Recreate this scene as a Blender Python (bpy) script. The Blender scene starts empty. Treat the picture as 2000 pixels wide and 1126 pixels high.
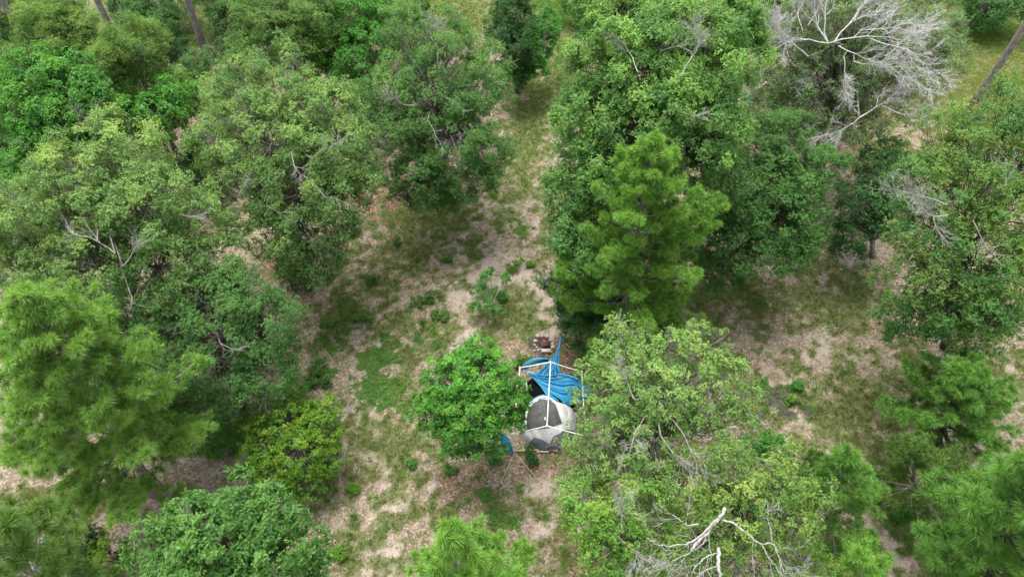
import bpy, math, random
import numpy as np
R = math.radians
rng = np.random.default_rng(7)
random.seed(7)
scene = bpy.context.scene
# ------------------------------------------------------------------ camera
CAMH, PITCH, FPX = 33.0, R(52), 1333.0
cd = bpy.data.cameras.new('camera'); cam = bpy.data.objects.new('camera', cd)
scene.collection.objects.link(cam); scene.camera = cam
cd.sensor_width = 36; cd.lens = FPX/2000*36; cd.clip_start = .5; cd.clip_end = 5000
cam.location = (0, 0, CAMH); cam.rotation_euler = (R(90)-PITCH, 0, 0)
# ------------------------------------------------------------------ sky / sun / exposure (thin overcast, high soft light)
SUN_EL, SUN_AZ = R(72), R(-25)     # light comes from behind-left of the far side
w = bpy.data.worlds.new('World'); scene.world = w; w.use_nodes = True
nt = w.node_tree; nt.nodes.clear()
so = nt.nodes.new('ShaderNodeOutputWorld'); bg = nt.nodes.new('ShaderNodeBackground'); sk = nt.nodes.new('ShaderNodeTexSky')
sk.sky_type = 'NISHITA'; sk.sun_disc = False; sk.sun_elevation = SUN_EL; sk.sun_rotation = SUN_AZ
sk.air_density = 1.0; sk.dust_density = 4.0; sk.ozone_density = 1.0
hs = nt.nodes.new('ShaderNodeHueSaturation'); hs.inputs['Saturation'].default_value = .35
bg.inputs['Strength'].default_value = .15
nt.links.new(sk.outputs[0], hs.inputs['Color']); nt.links.new(hs.outputs[0], bg.inputs[0]); nt.links.new(bg.outputs[0], so.inputs[0])
sl = bpy.data.lights.new('sun', 'SUN'); sun = bpy.data.objects.new('sun', sl); scene.collection.objects.link(sun)
sl.energy = 1.5; sl.angle = R(40); sl.color = (1, .96, .9)
sun.rotation_euler = (R(90)-SUN_EL, 0, R(180)-SUN_AZ)
scene.view_settings.view_transform = 'Standard'; scene.view_settings.look = 'None'
scene.view_settings.exposure = 1.48; scene.view_settings.gamma = 1
scene.view_settings.use_curve_mapping = False
scene.cycles.max_bounces = 8; scene.cycles.diffuse_bounces = 5; scene.cycles.transparent_max_bounces = 4
# ------------------------------------------------------------------ geometry helpers
CS, SN = math.cos(PITCH), math.sin(PITCH)
def ray(u, v):
    a, b = u-1000.0, 563.0-v
    return np.array([a, FPX*CS+b*SN, -FPX*SN+b*CS])
def at(u, v, z=0.0):
    d = ray(u, v); return d*((CAMH-z)/-d[2]) + np.array([0, 0, CAMH])
def at_y(u, v, y):
    d = ray(u, v); return d*(y/d[1]) + np.array([0, 0, CAMH])
def depth_of(P):
    return (P[1])*CS - (P[2]-CAMH)*SN
def mpp(P): return depth_of(P)/FPX          # metres per photograph pixel there
def nrm(a): return a/np.maximum(np.linalg.norm(a, axis=-1, keepdims=True), 1e-9)
def vnoise(x, y, seed=0):
    xi = np.floor(x).astype(np.int64); yi = np.floor(y).astype(np.int64)
    fx = x-xi; fy = y-yi; fx = fx*fx*(3-2*fx); fy = fy*fy*(3-2*fy)
    def h(i, j):
        n = (i*374761393 + j*668265263 + seed*974634777) & 0x7fffffff
        n = ((n ^ (n >> 13))*1274126177) & 0x7fffffff
        return ((n ^ (n >> 16)) & 0xffff)/65535.0
    return (h(xi, yi)*(1-fx)+h(xi+1, yi)*fx)*(1-fy) + (h(xi, yi+1)*(1-fx)+h(xi+1, yi+1)*fx)*fy
def fbm(x, y, sc, o=4, seed=0):
    s = 0; a = .5; t = 0
    for k in range(o):
        s = s + a*vnoise(x*sc+13.7*k, y*sc-7.1*k, seed+k); t += a; a *= .55; sc *= 2.1
    return s/t
class MB:
    """collects polygons (tris / quads) with a per-face colour"""
    def __init__(s): s.v = []; s.f = {3: [], 4: []}; s.c = {3: [], 4: []}; s.n = 0
    def add(s, verts, faces, col=None):
        verts = np.asarray(verts, float).reshape(-1, 3); faces = np.asarray(faces, np.int64)
        k = faces.shape[1]
        s.v.append(verts); s.f[k].append(faces+s.n); s.n += len(verts)
        if col is None: col = np.ones((len(faces), 3))*.5
        s.c[k].append(np.broadcast_to(np.asarray(col, float), (len(faces), 3)))
    def segs(s, P0, P1, r0, r1, sides=3, col=None):
        P0 = np.atleast_2d(np.asarray(P0, float)); P1 = np.atleast_2d(np.asarray(P1, float)); n = len(P0)
        r0 = np.broadcast_to(r0, (n,)); r1 = np.broadcast_to(r1, (n,))
        D = nrm(P1-P0); ref = np.where(np.abs(D[:, 2:3]) > .9, [[1., 0, 0]], [[0, 0, 1.]])
        A = nrm(np.cross(D, ref)); B = np.cross(D, A)
        an = np.arange(sides)*2*np.pi/sides
        ring = A[:, None]*np.cos(an)[None, :, None] + B[:, None]*np.sin(an)[None, :, None]
        V = np.concatenate([P0[:, None]+ring*r0[:, None, None], (P1+D*r1[:, None]*.3)[:, None]+ring*r1[:, None, None]], 1)
        i = np.arange(sides); j = (i+1) % sides
        F = np.stack([i, j, j+sides, i+sides], 1)[None] + (np.arange(n)*2*sides)[:, None, None]
        if col is not None: col = np.repeat(np.broadcast_to(col, (n, 3)), sides, 0)
        s.add(V.reshape(-1, 3), F.reshape(-1, 4), col)
    def path(s, pts, rad, sides=6, col=None):
        pts = np.asarray(pts, float); rad = np.broadcast_to(rad, (len(pts),))
        T = nrm(np.gradient(pts, axis=0)); ref = np.array([.31, .17, .93])
        if abs(T[0] @ ref) > .95: ref = np.array([1., 0, 0])
        A = nrm(np.cross(T, ref)); B = np.cross(T, A)
        an = np.arange(sides)*2*np.pi/sides
        V = pts[:, None] + (A[:, None]*np.cos(an)[None, :, None]+B[:, None]*np.sin(an)[None, :, None])*rad[:, None, None]
        F = []
        for k in range(len(pts)-1):
            for i in range(sides):
                j = (i+1) % sides; F.append((k*sides+i, k*sides+j, (k+1)*sides+j, (k+1)*sides+i))
        V = V.reshape(-1, 3); c0 = len(V)
        V = np.vstack([V, pts[0], pts[-1]])
        s.add(V, F, col)
        n0 = s.n-len(V); e = (len(pts)-1)*sides
        T3 = [(c0, (i+1) % sides, i) for i in range(sides)]+[(c0+1, e+i, e+(i+1) % sides) for i in range(sides)]
        s.f[3].append(np.array(T3)+n0); s.c[3].append(np.broadcast_to(np.ones(3)*.5 if col is None else np.asarray(col, float), (len(T3), 3)))
    def box(s, c, size, rz=0, col=None, rx=0):
        c = np.array(c, float); h = np.array(size)/2.
        V = np.array([[x, y, z] for x in (-1, 1) for y in (-1, 1) for z in (-1, 1)])*h
        if rx: V = V @ np.array([[1, 0, 0], [0, math.cos(rx), math.sin(rx)], [0, -math.sin(rx), math.cos(rx)]])
        V = V @ np.array([[math.cos(rz), math.sin(rz), 0], [-math.sin(rz), math.cos(rz), 0], [0, 0, 1]])
        s.add(V+c, [(0, 1, 3, 2), (4, 6, 7, 5), (0, 4, 5, 1), (2, 3, 7, 6), (0, 2, 6, 4), (1, 5, 7, 3)], col)
    def build(s, name, mat, parent=None, smooth=False, origin=None):
        V = np.concatenate(s.v).astype(np.float32)
        if parent is not None: V = V-np.array(parent.location, np.float32)
        elif origin is not None: V = V-np.array(origin, np.float32)
        f3 = np.concatenate(s.f[3]) if s.f[3] else np.zeros((0, 3), int); f4 = np.concatenate(s.f[4]) if s.f[4] else np.zeros((0, 4), int)
        me = bpy.data.meshes.new(name)
        me.vertices.add(len(V)); me.vertices.foreach_set('co', V.ravel())
        loops = np.concatenate([f3.ravel(), f4.ravel()]).astype(np.int32)
        me.loops.add(len(loops)); me.loops.foreach_set('vertex_index', loops)
        n3, n4 = len(f3), len(f4)
        st = np.concatenate([np.arange(n3)*3, n3*3+np.arange(n4)*4]).astype(np.int32)
        me.polygons.add(n3+n4); me.polygons.foreach_set('loop_start', st)
        col = np.concatenate([np.concatenate(s.c[k]) for k in (3, 4) if s.c[k]])
        at_ = me.attributes.new('col', 'FLOAT_COLOR', 'FACE')
        at_.data.foreach_set('color', np.hstack([col, np.ones((len(col), 1))]).astype(np.float32).ravel())
        me.update(calc_edges=True)
        if smooth: me.polygons.foreach_set('use_smooth', np.ones(n3+n4, bool))
        me.materials.append(mat)
        o = bpy.data.objects.new(name, me); scene.collection.objects.link(o)
        if parent is not None: o.parent = parent
        elif origin is not None: o.location = origin
        return o
def empty(name, loc, label, cat, group=None):
    o = bpy.data.objects.new(name, None); scene.collection.objects.link(o)
    o.location = tuple(float(x) for x in loc); o.empty_display_size = .3
    return tag(o, label, cat, group)
def tag(o, label=None, cat=None, group=None, kind=None):
    if label: o['label'] = label
    if cat: o['category'] = cat
    if group: o['group'] = group
    if kind: o['kind'] = kind
    return o
# ------------------------------------------------------------------ materials
def mat_new(name):
    m = bpy.data.materials.new(name); m.use_nodes = True; n = m.node_tree; n.nodes.clear()
    return m, n, n.nodes.new('ShaderNodeOutputMaterial')
def mat_leaf(name, trans=.42, rough=.55, spec=.3):
    m, n, out = mat_new(name)
    a = n.nodes.new('ShaderNodeAttribute'); a.attribute_name = 'col'
    p = n.nodes.new('ShaderNodeBsdfPrincipled'); p.inputs['Roughness'].default_value = rough
    p.inputs['Specular IOR Level'].default_value = spec
    t = n.nodes.new('ShaderNodeBsdfTranslucent'); mx = n.nodes.new('ShaderNodeMixShader'); mx.inputs[0].default_value = trans
    br = n.nodes.new('ShaderNodeMix'); br.data_type = 'RGBA'; br.blend_type = 'MULTIPLY'; br.inputs[0].default_value = 1
    br.inputs[7].default_value = (1.4, 1.4, .6, 1)
    n.links.new(a.outputs['Color'], p.inputs['Base Color']); n.links.new(a.outputs['Color'], br.inputs[6])
    n.links.new(br.outputs[2], t.inputs['Color'])
    n.links.new(p.outputs[0], mx.inputs[1]); n.links.new(t.outputs[0], mx.inputs[2]); n.links.new(mx.outputs[0], out.inputs[0])
    return m
def mat_noise(name, c1, c2, scale=8, rough=.8, stretch=(1, 1, 1), bump=.3, spec=.2, metal=0, bd=.02, trans=0):
    m, n, out = mat_new(name)
    tc = n.nodes.new('ShaderNodeTexCoord'); mp = n.nodes.new('ShaderNodeMapping'); mp.inputs['Scale'].default_value = stretch
    ns = n.nodes.new('ShaderNodeTexNoise'); ns.inputs['Scale'].default_value = scale; ns.inputs['Detail'].default_value = 6
    cr = n.nodes.new('ShaderNodeValToRGB'); cr.color_ramp.elements[0].color = (*c1, 1); cr.color_ramp.elements[1].color = (*c2, 1)
    cr.color_ramp.elements[0].position = .35; cr.color_ramp.elements[1].position = .65
    p = n.nodes.new('ShaderNodeBsdfPrincipled'); p.inputs['Roughness'].default_value = rough; p.inputs['Metallic'].default_value = metal
    p.inputs['Specular IOR Level'].default_value = spec
    n.links.new(tc.outputs['Object'], mp.inputs[0]); n.links.new(mp.outputs[0], ns.inputs[0]); n.links.new(ns.outputs[0], cr.inputs[0])
    n.links.new(cr.outputs[0], p.inputs['Base Color'])
    b = n.nodes.new('ShaderNodeBump'); b.inputs['Strength'].default_value = bump; b.inputs['Distance'].default_value = bd
    n.links.new(ns.outputs[0], b.inputs['Height']); n.links.new(b.outputs[0], p.inputs['Normal'])
    if trans:
        t = n.nodes.new('ShaderNodeBsdfTranslucent'); mx = n.nodes.new('ShaderNodeMixShader'); mx.inputs[0].default_value = trans
        n.links.new(cr.outputs[0], t.inputs['Color']); n.links.new(p.outputs[0], mx.inputs[1]); n.links.new(t.outputs[0], mx.inputs[2]); n.links.new(mx.outputs[0], out.inputs[0])
    else: n.links.new(p.outputs[0], out.inputs[0])
    return m
M_LEAF = mat_leaf('leaf'); M_NEEDLE = mat_leaf('needle', .4, .5, .3); M_GRASS = mat_leaf('grass', .35, .7, .1)
M_BARK_OAK = mat_noise('bark_grey', (.10, .085, .07), (.26, .235, .21), 14, .9, (1, 1, .25), .6)
M_BARK_PINE = mat_noise('bark_pine', (.13, .115, .10), (.31, .275, .25), 9, .9, (1, 1, .35), .8)
M_BARK_DARK = mat_noise('bark_dark', (.03, .024, .02), (.09, .07, .055), 9, .95, (1, 1, .3), .8)
M_DEAD = mat_noise('dead_wood', (.34, .335, .32), (.56, .555, .53), 10, .85, (1, 1, 1), .3)
M_DEADN = mat_noise('weathered_wood', (.20, .19, .175), (.40, .385, .36), 10, .9, (1, 1, 1), .4)
M_TWIG = mat_noise('dead_twig', (.20, .19, .17), (.38, .365, .335), 5, .9, (1, 1, 1), .2)
# ------------------------------------------------------------------ foliage
def leaf_quads(mb, P, A, N, L, W, col):
    n = len(P); A = nrm(A); S = nrm(np.cross(A, N)); N2 = np.cross(S, A)
    L = L[:, None]; W = W[:, None]
    V = np.stack([P, P+A*L*.5+S*W*.5+N2*W*.12, P+A*L-N2*L*.12, P+A*L*.5-S*W*.5+N2*W*.12], 1)
    F = np.arange(n*4).reshape(-1, 4)
    mb.add(V.reshape(-1, 3), F, col)
def rand_dirs(n):
    return nrm(rng.normal(size=(n, 3)))
def wiggle_branches(mb, S, D, L, r, levels, kids=4, spread=.7, upb=.15, shrink=.55, nseg=4, mincol=None, rmin=.006, jit=.22, sides=4):
    """level-by-level vectorised branching; returns tips"""
    S = np.atleast_2d(S); D = nrm(np.atleast_2d(D)); n = len(S)
    L = np.broadcast_to(np.asarray(L, float), (n,)).copy(); r = np.broadcast_to(np.asarray(r, float), (n,)).copy()
    tips = []
    for lv in range(levels):
        nodes = []; dirs = []; rr = []; LL = []
        p = S.copy(); d = D.copy()
        for k in range(nseg):
            d = nrm(d + rng.normal(size=d.shape)*jit + np.array([0, 0, upb*.3]))
            q = p + d*(L/nseg)[:, None]
            ra = r*(1-.6*k/nseg); rb = r*(1-.6*(k+1)/nseg)
            mb.segs(p, q, ra, rb, sides if lv < 2 else 3)
            p = q
            nodes.append(p.copy()); dirs.append(d.copy()); rr.append(rb.copy()); LL.append(L*(1-.35*(k+1)/nseg))
        tips.append(p.copy())
        if lv == levels-1: break
        nodes = np.concatenate(nodes[0 if lv else 1:]); dirs = np.concatenate(dirs[0 if lv else 1:]); rr = np.concatenate(rr[0 if lv else 1:]); LL = np.concatenate(LL[0 if lv else 1:])
        m = max(1, int(round(kids/ nseg * 1.0)))
        idx = np.repeat(np.arange(len(nodes)), m)
        keep = rng.random(len(idx)) < min(1, kids/nseg/m*.95)
        idx = idx[keep]
        S = nodes[idx]; D = nrm(dirs[idx] + rand_dirs(len(idx))*spread + np.array([0, 0, upb]))
        L = LL[idx]*shrink*rng.uniform(.6, 1.25, len(idx)); r = np.maximum(rr[idx]*.62, rmin)
        nseg = max(2, nseg-1) if lv >= 1 else nseg
    return np.concatenate(tips)
PAL = {  # base leaf colours, linear: (main, darker, lighter / young)
    'oakpl': ((0.179, 0.280, 0.120), (0.101, 0.179, 0.075), (0.336, 0.426, 0.190)),
    'pinesf': ((0.134, 0.293, 0.055), (0.077, 0.187, 0.039), (0.232, 0.428, 0.077)),
    'weed':  ((.085, .205, .040), (.050, .130, .028), (.170, .320, .055)),
    'oak':   ((0.133, 0.280, 0.041), (0.076, 0.192, 0.029), (0.302, 0.472, 0.068)),
    'oakdk': ((0.082, 0.208, 0.048), (0.044, 0.131, 0.035), (0.212, 0.380, 0.079)),
    'oakyl': ((0.112, 0.238, 0.045), (0.059, 0.148, 0.031), (0.351, 0.452, 0.101)),
    'oakgy': ((0.137, 0.264, 0.075), (0.070, 0.161, 0.048), (0.296, 0.431, 0.113)),
    'gum': ((0.075, 0.245, 0.035), (0.042, 0.160, 0.028), (0.175, 0.400, 0.050)),
    'gumdk': ((0.082, 0.259, 0.034), (0.048, 0.166, 0.027), (0.156, 0.424, 0.053)),
    'blue':  ((0.091, 0.227, 0.058), (0.055, 0.156, 0.042), (0.156, 0.342, 0.084)),
    'holly': ((0.036, 0.115, 0.026), (0.022, 0.076, 0.020), (0.076, 0.198, 0.042)),
    'vine': ((0.135, 0.290, 0.024), (0.065, 0.180, 0.020), (0.300, 0.430, 0.040)),
    'broad': ((0.085, 0.205, 0.038), (0.045, 0.130, 0.030), (0.160, 0.320, 0.060)),
    'pale': ((0.179, 0.322, 0.079), (0.095, 0.197, 0.047), (0.358, 0.500, 0.138)),
    'pine': ((0.202, 0.368, 0.077), (0.116, 0.241, 0.055), (0.338, 0.500, 0.105)),
    'pinegn': ((0.175, 0.352, 0.058), (0.101, 0.230, 0.042), (0.307, 0.490, 0.085)),
    'pinedk':((0.104, 0.204, 0.040), (0.061, 0.134, 0.031), (0.193, 0.300, 0.055)),
}
def palette(kind, n, clump, young):
    a, b, c = (np.array(x) for x in PAL[kind])
    t = np.clip(clump*.55+rng.random(n)*.9-.2, 0, 1)[:, None]
    col = b*(1-t)+a*t
    y = np.clip(young, 0, 1)[:, None]
    return col*(1-y)+c*y
ALL_BASES = []
def broad_tree(name, label, cat, lobes, pal, zc=None, base=None, group=None, dens=1.0, leaf=(.10, .055), rc=.62, bare=.05, young=.25,
               trunk_r=.17, bark=None, ros=6, twig=.12, core=True, tw_mat=None, zmin=.25, dead=None, dkids=8, dfront=.06, flat=1.0, fill=.55, pal2=None):
    lob = np.array(lobes, float); wgt = lob[:, 2]**2; cu, cv = (lob[:, :2]*wgt[:, None]).sum(0)/wgt.sum()
    if base is not None:
        B = at(*base); C = at_y(cu, cv, B[1]); C[2] = max(C[2], 1.0)
    else:
        C = at(cu, cv, zc); B = np.array([C[0], C[1], 0])
    mp = mpp(C); dC = depth_of(C)
    Rt = np.sqrt(max(((lob[:, 0]-cu)**2+(lob[:, 1]-cv)**2+lob[:, 2]**2).mean(), 1))*mp
    # lobes laid on the camera-side half of the crown, then mirrored ones behind to close it
    cen = []; rad = []
    for (u, v, r) in lob:
        off = math.hypot(u-cu, v-cv)*mp
        d = dC-.55*math.sqrt(max(Rt*Rt-off*off, 0))*.8
        q = ray(u, v); P = q*(d/FPX)+np.array([0, 0, CAMH]); rr = r*d/FPX
        if P[2]-rr*.8*flat < zmin:      # keep the lobe above the ground, sliding it along its own sight line
            P2 = at(u, v, zmin+rr*.8*flat); P = P2
        cen.append(P); rad.append(rr)
    if core and Rt > 1.6:
        cz = max(C[2]-.2*Rt, Rt*.72+zmin); cen.append(np.array([C[0], C[1]+.35*Rt, cz])); rad.append(Rt*.72)
    cen = np.array(cen); rad = np.array(rad)
    e = empty(name, (B[0], B[1], 0), label, cat, group); ALL_BASES.append((B[0], B[1], Rt))
    tb = MB(); cb = MB(); db = MB(); anyd = False
    H = max(C[2], 1.5)
    t = np.linspace(0, 1, 9)
    top = np.array([C[0], C[1]+.15*Rt, C[2]+.25*Rt]); b0 = np.array([B[0], B[1], -.1])
    sw = rng.normal(size=2)*.12*min(H, 8)/5
    tp = b0+(top-b0)*t[:, None]; tp[:, :2] += np.sin(t*np.pi)[:, None]*sw
    trs = trunk_r*(1-.82*t); trs[0] *= 1.5
    tb.path(tp, trs, 9)
    # clumps
    CP = []; CD = []; CR = []; CB = []
    for li, (c, r) in enumerate(zip(cen, rad)):
        a0 = tp[rng.integers(3, 7)] if H > 2 else tp[2]
        mid = (a0+c)/2+rng.normal(size=3)*.12*r+np.array([0, 0, .1*r]); q = np.linspace(0, 1, 6)[:, None]
        lp = (1-q)**2*a0+2*q*(1-q)*mid+q*q*c
        lr = max(trunk_r*.45*min(1, r/2), .02)
        tb.path(lp, lr*(1-.6*q[:, 0]), 6)
        iscore = li >= len(lob)
        n = int(4*np.pi*r*r/(rc*rc)*.56*(fill if iscore else 1))+5
        d = rand_dirs(n*2)
        d = d[d[:, 2] > -.55-.35*rng.random(len(d))][:n]
        k = (1-.42*rng.random(len(d))**1.6)
        k *= np.where(rng.random(len(d)) < .09, 1.2, 1)*np.where(rng.random(len(d)) < .1, .8, 1)
        k *= 1+.34*(vnoise(d[:, 0]*2.3+li*7, d[:, 1]*2.3+d[:, 2]*3.1, 5)-.5)*2
        p = c+d*r*k[:, None]*np.array([1, 1, flat])
        # drop clumps deep inside another lobe
        ok = np.ones(len(p), bool)
        for lj, (c2, r2) in enumerate(zip(cen, rad)):
            if lj != li: ok &= np.linalg.norm(p-c2, axis=1) > r2*.52
        ok &= p[:, 2] > zmin*.8
        p, d = p[ok], d[ok]
        if not len(p): continue
        qq = rng.uniform(.35, 1, len(p))[:, None]; s_ = (1-qq)**2*a0+2*qq*(1-qq)*mid+qq*qq*c
        m2 = s_*.45+p*.55+rng.normal(size=p.shape)*.12*r-np.array([0, 0, .05*r])
        br = np.clip(.008+.008*r, .006, .028)
        tb.segs(s_, m2, br, br*.7, 4); tb.segs(m2, p, br*.7, br*.3, 3)
        CP.append(p); CD.append(d); CR.append(rc*rng.uniform(.65, 1.25, len(p))*min(1, .45+r*.5)); CB.append(rng.random(len(p)) < (0 if iscore else bare))
    CP = np.concatenate(CP); CD = np.concatenate(CD); CR = np.concatenate(CR); CB = np.concatenate(CB)
    clt = rng.random(len(CP)); topness = (CP[:, 2]-CP[:, 2].min())/max(np.ptp(CP[:, 2]), .1)
    cyo = (rng.random(len(CP))**1.5)*topness
    # living clumps : twigs with rosettes
    L = np.where(~CB)[0]
    nt_ = np.maximum((41*dens*(CR[L]/.6)**2).astype(int), 6)
    ci = np.repeat(L, nt_); n = len(ci)
    D = nrm(rand_dirs(n)+CD[ci]*.75+np.array([0, 0, .35]))
    T = CP[ci]+D*(CR[ci]*rng.uniform(.35, 1.1, n))[:, None]*np.array([1, 1, .8])
    S0 = CP[ci]+(T-CP[ci])*.1
    kt = rng.random(n) < twig
    tb.segs(S0[kt], T[kt], .006, .003, 3)
    # rosette leaves
    m = ros; idx = np.repeat(np.arange(n), m)
    Dt = D[idx]; ph = rng.random(n*m)*6.283
    a = nrm(np.cross(Dt, [[.3, .5, .81]])); b = np.cross(Dt, a)
    A = nrm(a*np.cos(ph)[:, None]+b*np.sin(ph)[:, None]+Dt*rng.uniform(-.1, .9, n*m)[:, None]+np.array([0, 0, -.12]))
    Nn = nrm(Dt*.6+np.array([0, 0, .8])+rng.normal(size=A.shape)*.35)
    back = rng.random(n*m)**1.5*.22*(CR[ci[idx]])
    P = T[idx]-Dt*back[:, None]+rng.normal(size=A.shape)*.025
    Ls = leaf[0]*1.12*rng.uniform(.65, 1.25, n*m); Ws = leaf[1]*1.1*rng.uniform(.75, 1.2, n*m)
    twt = rng.random(n)
    yy = young*(cyo[ci[idx]]*1.2+(twt[idx] > .72)*.5*rng.random(n*m)+.12*rng.random(n*m))
    tc_ = np.clip(clt[ci[idx]]*.55+twt[idx]*.6-.05, 0, 1)
    col = palette(pal, n*m, tc_, yy)
    if pal2:
        sel = (vnoise(CP[:, 0]*.8+3, CP[:, 1]*.8+CP[:, 2]*.9, 9) > pal2[1])[ci[idx]]
        col[sel] = palette(pal2[0], int(sel.sum()), clt[ci[idx]][sel], yy[sel])
    leaf_quads(cb, P, A, Nn, Ls, Ws, col)
    # bare clumps : fine dead twigs
    Bq = np.where(CB)[0]
    if len(Bq):
        wiggle_branches(tb, CP[Bq]-CD[Bq]*CR[Bq, None]*.7, CD[Bq]+np.array([0, 0, .15]), CR[Bq]*1.7, .016, 3, 6, .8, .1, .62, 4, rmin=max(.006, mpp(C)*.2))
    if dead:
        for (u, v, du, dv, ln, r0, lv) in dead:     # explicit dead limbs: start px, heading px, length m
            db = MB()
            off = math.hypot(u-cu, v-cv)*mp; d_ = dC-.8*math.sqrt(max((Rt*1.05)**2-off*off, 0))-.25-dfront*Rt
            s0 = ray(u, v)*(d_/FPX)+np.array([0, 0, CAMH]); s1 = ray(u+du, v+dv)*(d_/FPX)+np.array([0, 0, CAMH])
            wiggle_branches(db, s0, (s1-s0)/np.linalg.norm(s1-s0)+np.array([0, 0, .05]), ln, r0*.6, lv, dkids, .62, .08, .60, 5, rmin=.007, jit=.2)
            tb.path(np.array([c_ for c_ in ((top*.4+b0*.6), (top*.3+s0*.7), s0)]), np.array([r0*.8, r0*.7, r0*.6]), 5)
            db.build('dead_branch', tw_mat or M_TWIG, e, smooth=True)
    tb.build('trunk', bark or M_BARK_OAK, e, smooth=True)
    cb.build('crown', M_LEAF, e)
    return e, C
def needles(mb, T, D, ln, k, pal, tint=None, w=.019):
    n = len(T); idx = np.repeat(np.arange(n), k); Dt = D[idx]
    A = nrm(rand_dirs(n*k)*1.0+Dt*.7)
    P = T[idx]-Dt*(rng.random(n*k)*.16)[:, None]
    S = nrm(np.cross(A, rand_dirs(n*k)))
    Ln = ln*rng.uniform(.7, 1.15, n*k)
    # a needle droops a little: two-piece tapered strip
    mid = P+A*(Ln*.55)[:, None]; tip = P+A*Ln[:, None]+np.array([0, 0, -1])*(Ln*.16)[:, None]
    V = np.stack([P-S*w*.35, P+S*w*.35, mid+S*w*.5, mid-S*w*.5, tip], 1).reshape(-1, 3)
    b = (np.arange(n*k)*5)[:, None]
    ct = (rng.random(n) if tint is None else tint)[idx]
    col = palette(pal, n*k, ct, np.clip((ct-.35)*.8, 0, 1)*rng.random(n*k)+.12*rng.random(n*k))
    mb.add(V, b+np.array([[0, 1, 2, 3]]), col)
    n0 = mb.n-len(V); mb.f[3].append(b+np.array([[3, 2, 4]])+n0); mb.c[3].append(col)
def pine_tree(name, label, base, tip, Rm, pal='pine', group=None, low=.25, nb=60, ln=.30, kn=80, arms=(), trunk_r=.17, prof=None, H=None, bark=None, rag=.42, dead=6, side=1.0, tw=.42, tvis=None):
    B = at(*base)
    T = at_y(tip[0], tip[1], B[1]) if H is None else at(tip[0], tip[1], H)
    H = T[2]; e = empty(name, (B[0], B[1], 0), label, 'pine tree', group); ALL_BASES.append((B[0], B[1], 2))
    tb = MB(); cb = MB(); db = MB()
    t = np.linspace(0, 1, 14); tp = np.array([B[0], B[1], -.1])+(T-np.array([B[0], B[1], -.1]))*t[:, None]
    tp[:, 0] += .10*np.sin(t*5+B[0])*(t*(1-t))*4; rr = trunk_r*(1-.93*t)+.012; rr[0] *= 1.25
    tb.path(tp, rr, 10)
    axis = lambda q: np.array([np.interp(q, t, tp[:, k]) for k in range(3)])
    prof = prof or (lambda q: min(1, ((1-q)/.55)**.75)*(.62+.38*min(1, (q-low)/.2+.3)))
    TT = []; DD = []; 
    br = []
    ga = rng.random()*6.28
    for i in range(nb):
        q = low+(1-low)*((i+.5)/nb)**.85; q = min(q, .985)
        ga += 2.4+rng.normal()*.25
        Lb = max(Rm*prof(q)*rng.uniform(1-rag, 1+rag*.55), .25)
        el = R(-4+58*max(0, (q-low)/(1-low))**1.4+rng.normal()*7)
        br.append((axis(q), np.array([math.cos(ga)*math.cos(el), math.sin(ga)*math.cos(el), math.sin(el)]), Lb))
    for (u, v, z) in arms:
        P = at(u, v, z); q = min(.95, max(low*.8, (z-.8)/H)); a = axis(q); br += [(a, nrm(P-a+np.array(o_)), np.linalg.norm(P-a)*f_) for o_, f_ in (((0, 0, 0), 1), ((.15, .2, .35), .9), ((-.2, -.1, -.1), .8))]
    for (a, d, Lb) in br:
        n = 7; s = np.linspace(0, 1, n)
        sideways = nrm(np.cross(d, [0, 0, 1]))
        pts = a+d*(s*Lb)[:, None]+np.array([0, 0, 1])*(.16*Lb*s**2.2)[:, None]+sideways*(math.sin(Lb*3)*.10*Lb*s**2)[:, None]
        tb.path(pts, (.012+.016*Lb)*(1-.75*s), 5)
        m = max(3, int(Lb*side*5.6*(1 if Lb > 1 else 1.3)))
        ss = np.concatenate([[1.0], 1-.72*rng.random(m)**1.15]) if Lb > .6 else np.concatenate([[1.0], 1-.8*rng.random(m)])
        for k, sk_ in enumerate(ss):
            p = np.array([np.interp(sk_, s, pts[:, c]) for c in range(3)])
            if k == 0: TT.append(p); DD.append(nrm(d+np.array([0, 0, .6]))); continue
            sg = rng.choice([-1, 1]); l = tw*rng.uniform(.5, 1.35)*(1.35-.5*sk_)*min(1, .35+Lb*.35)
            dd = nrm(d*.75+sideways*sg*rng.uniform(.5, 1.0)+np.array([0, 0, rng.uniform(.0, .75)]))
            q_ = p+dd*l; tb.segs(p, q_, .009, .005, 3); TT.append(q_); DD.append(nrm(dd+np.array([0, 0, .55])))
            if l > .42 and rng.random() < .6:
                q2 = p+dd*l*.5+nrm(rng.normal(size=3)+np.array([0, 0, .7]))*.22; TT.append(q2); DD.append(nrm(dd+np.array([0, 0, .8])))
    TT.append(tp[-1]); DD.append(np.array([0, 0, 1.]))
    TT = np.array(TT); DD = np.array(DD)
    tint = np.clip(.35*rng.random(len(TT))+.65*(.3+.7*rng.random(len(TT)))*1.0, 0, 1)
    needles(cb, TT, DD, ln, kn, pal, tint)
    if dead:
        qs = rng.uniform(max(low-.12, .08), min(low+.35, .8), dead); an = rng.random(dead)*6.28
        wiggle_branches(tb, np.array([axis(q) for q in qs]), np.stack([np.cos(an), np.sin(an), -.05+0*an], 1), Rm*.75, .03, 3, 4, .6, .05, .5, 5, rmin=.007)
    tb.build('trunk', bark or M_BARK_PINE, e, smooth=True); cb.build('crown', M_NEEDLE, e)
    return e
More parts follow.
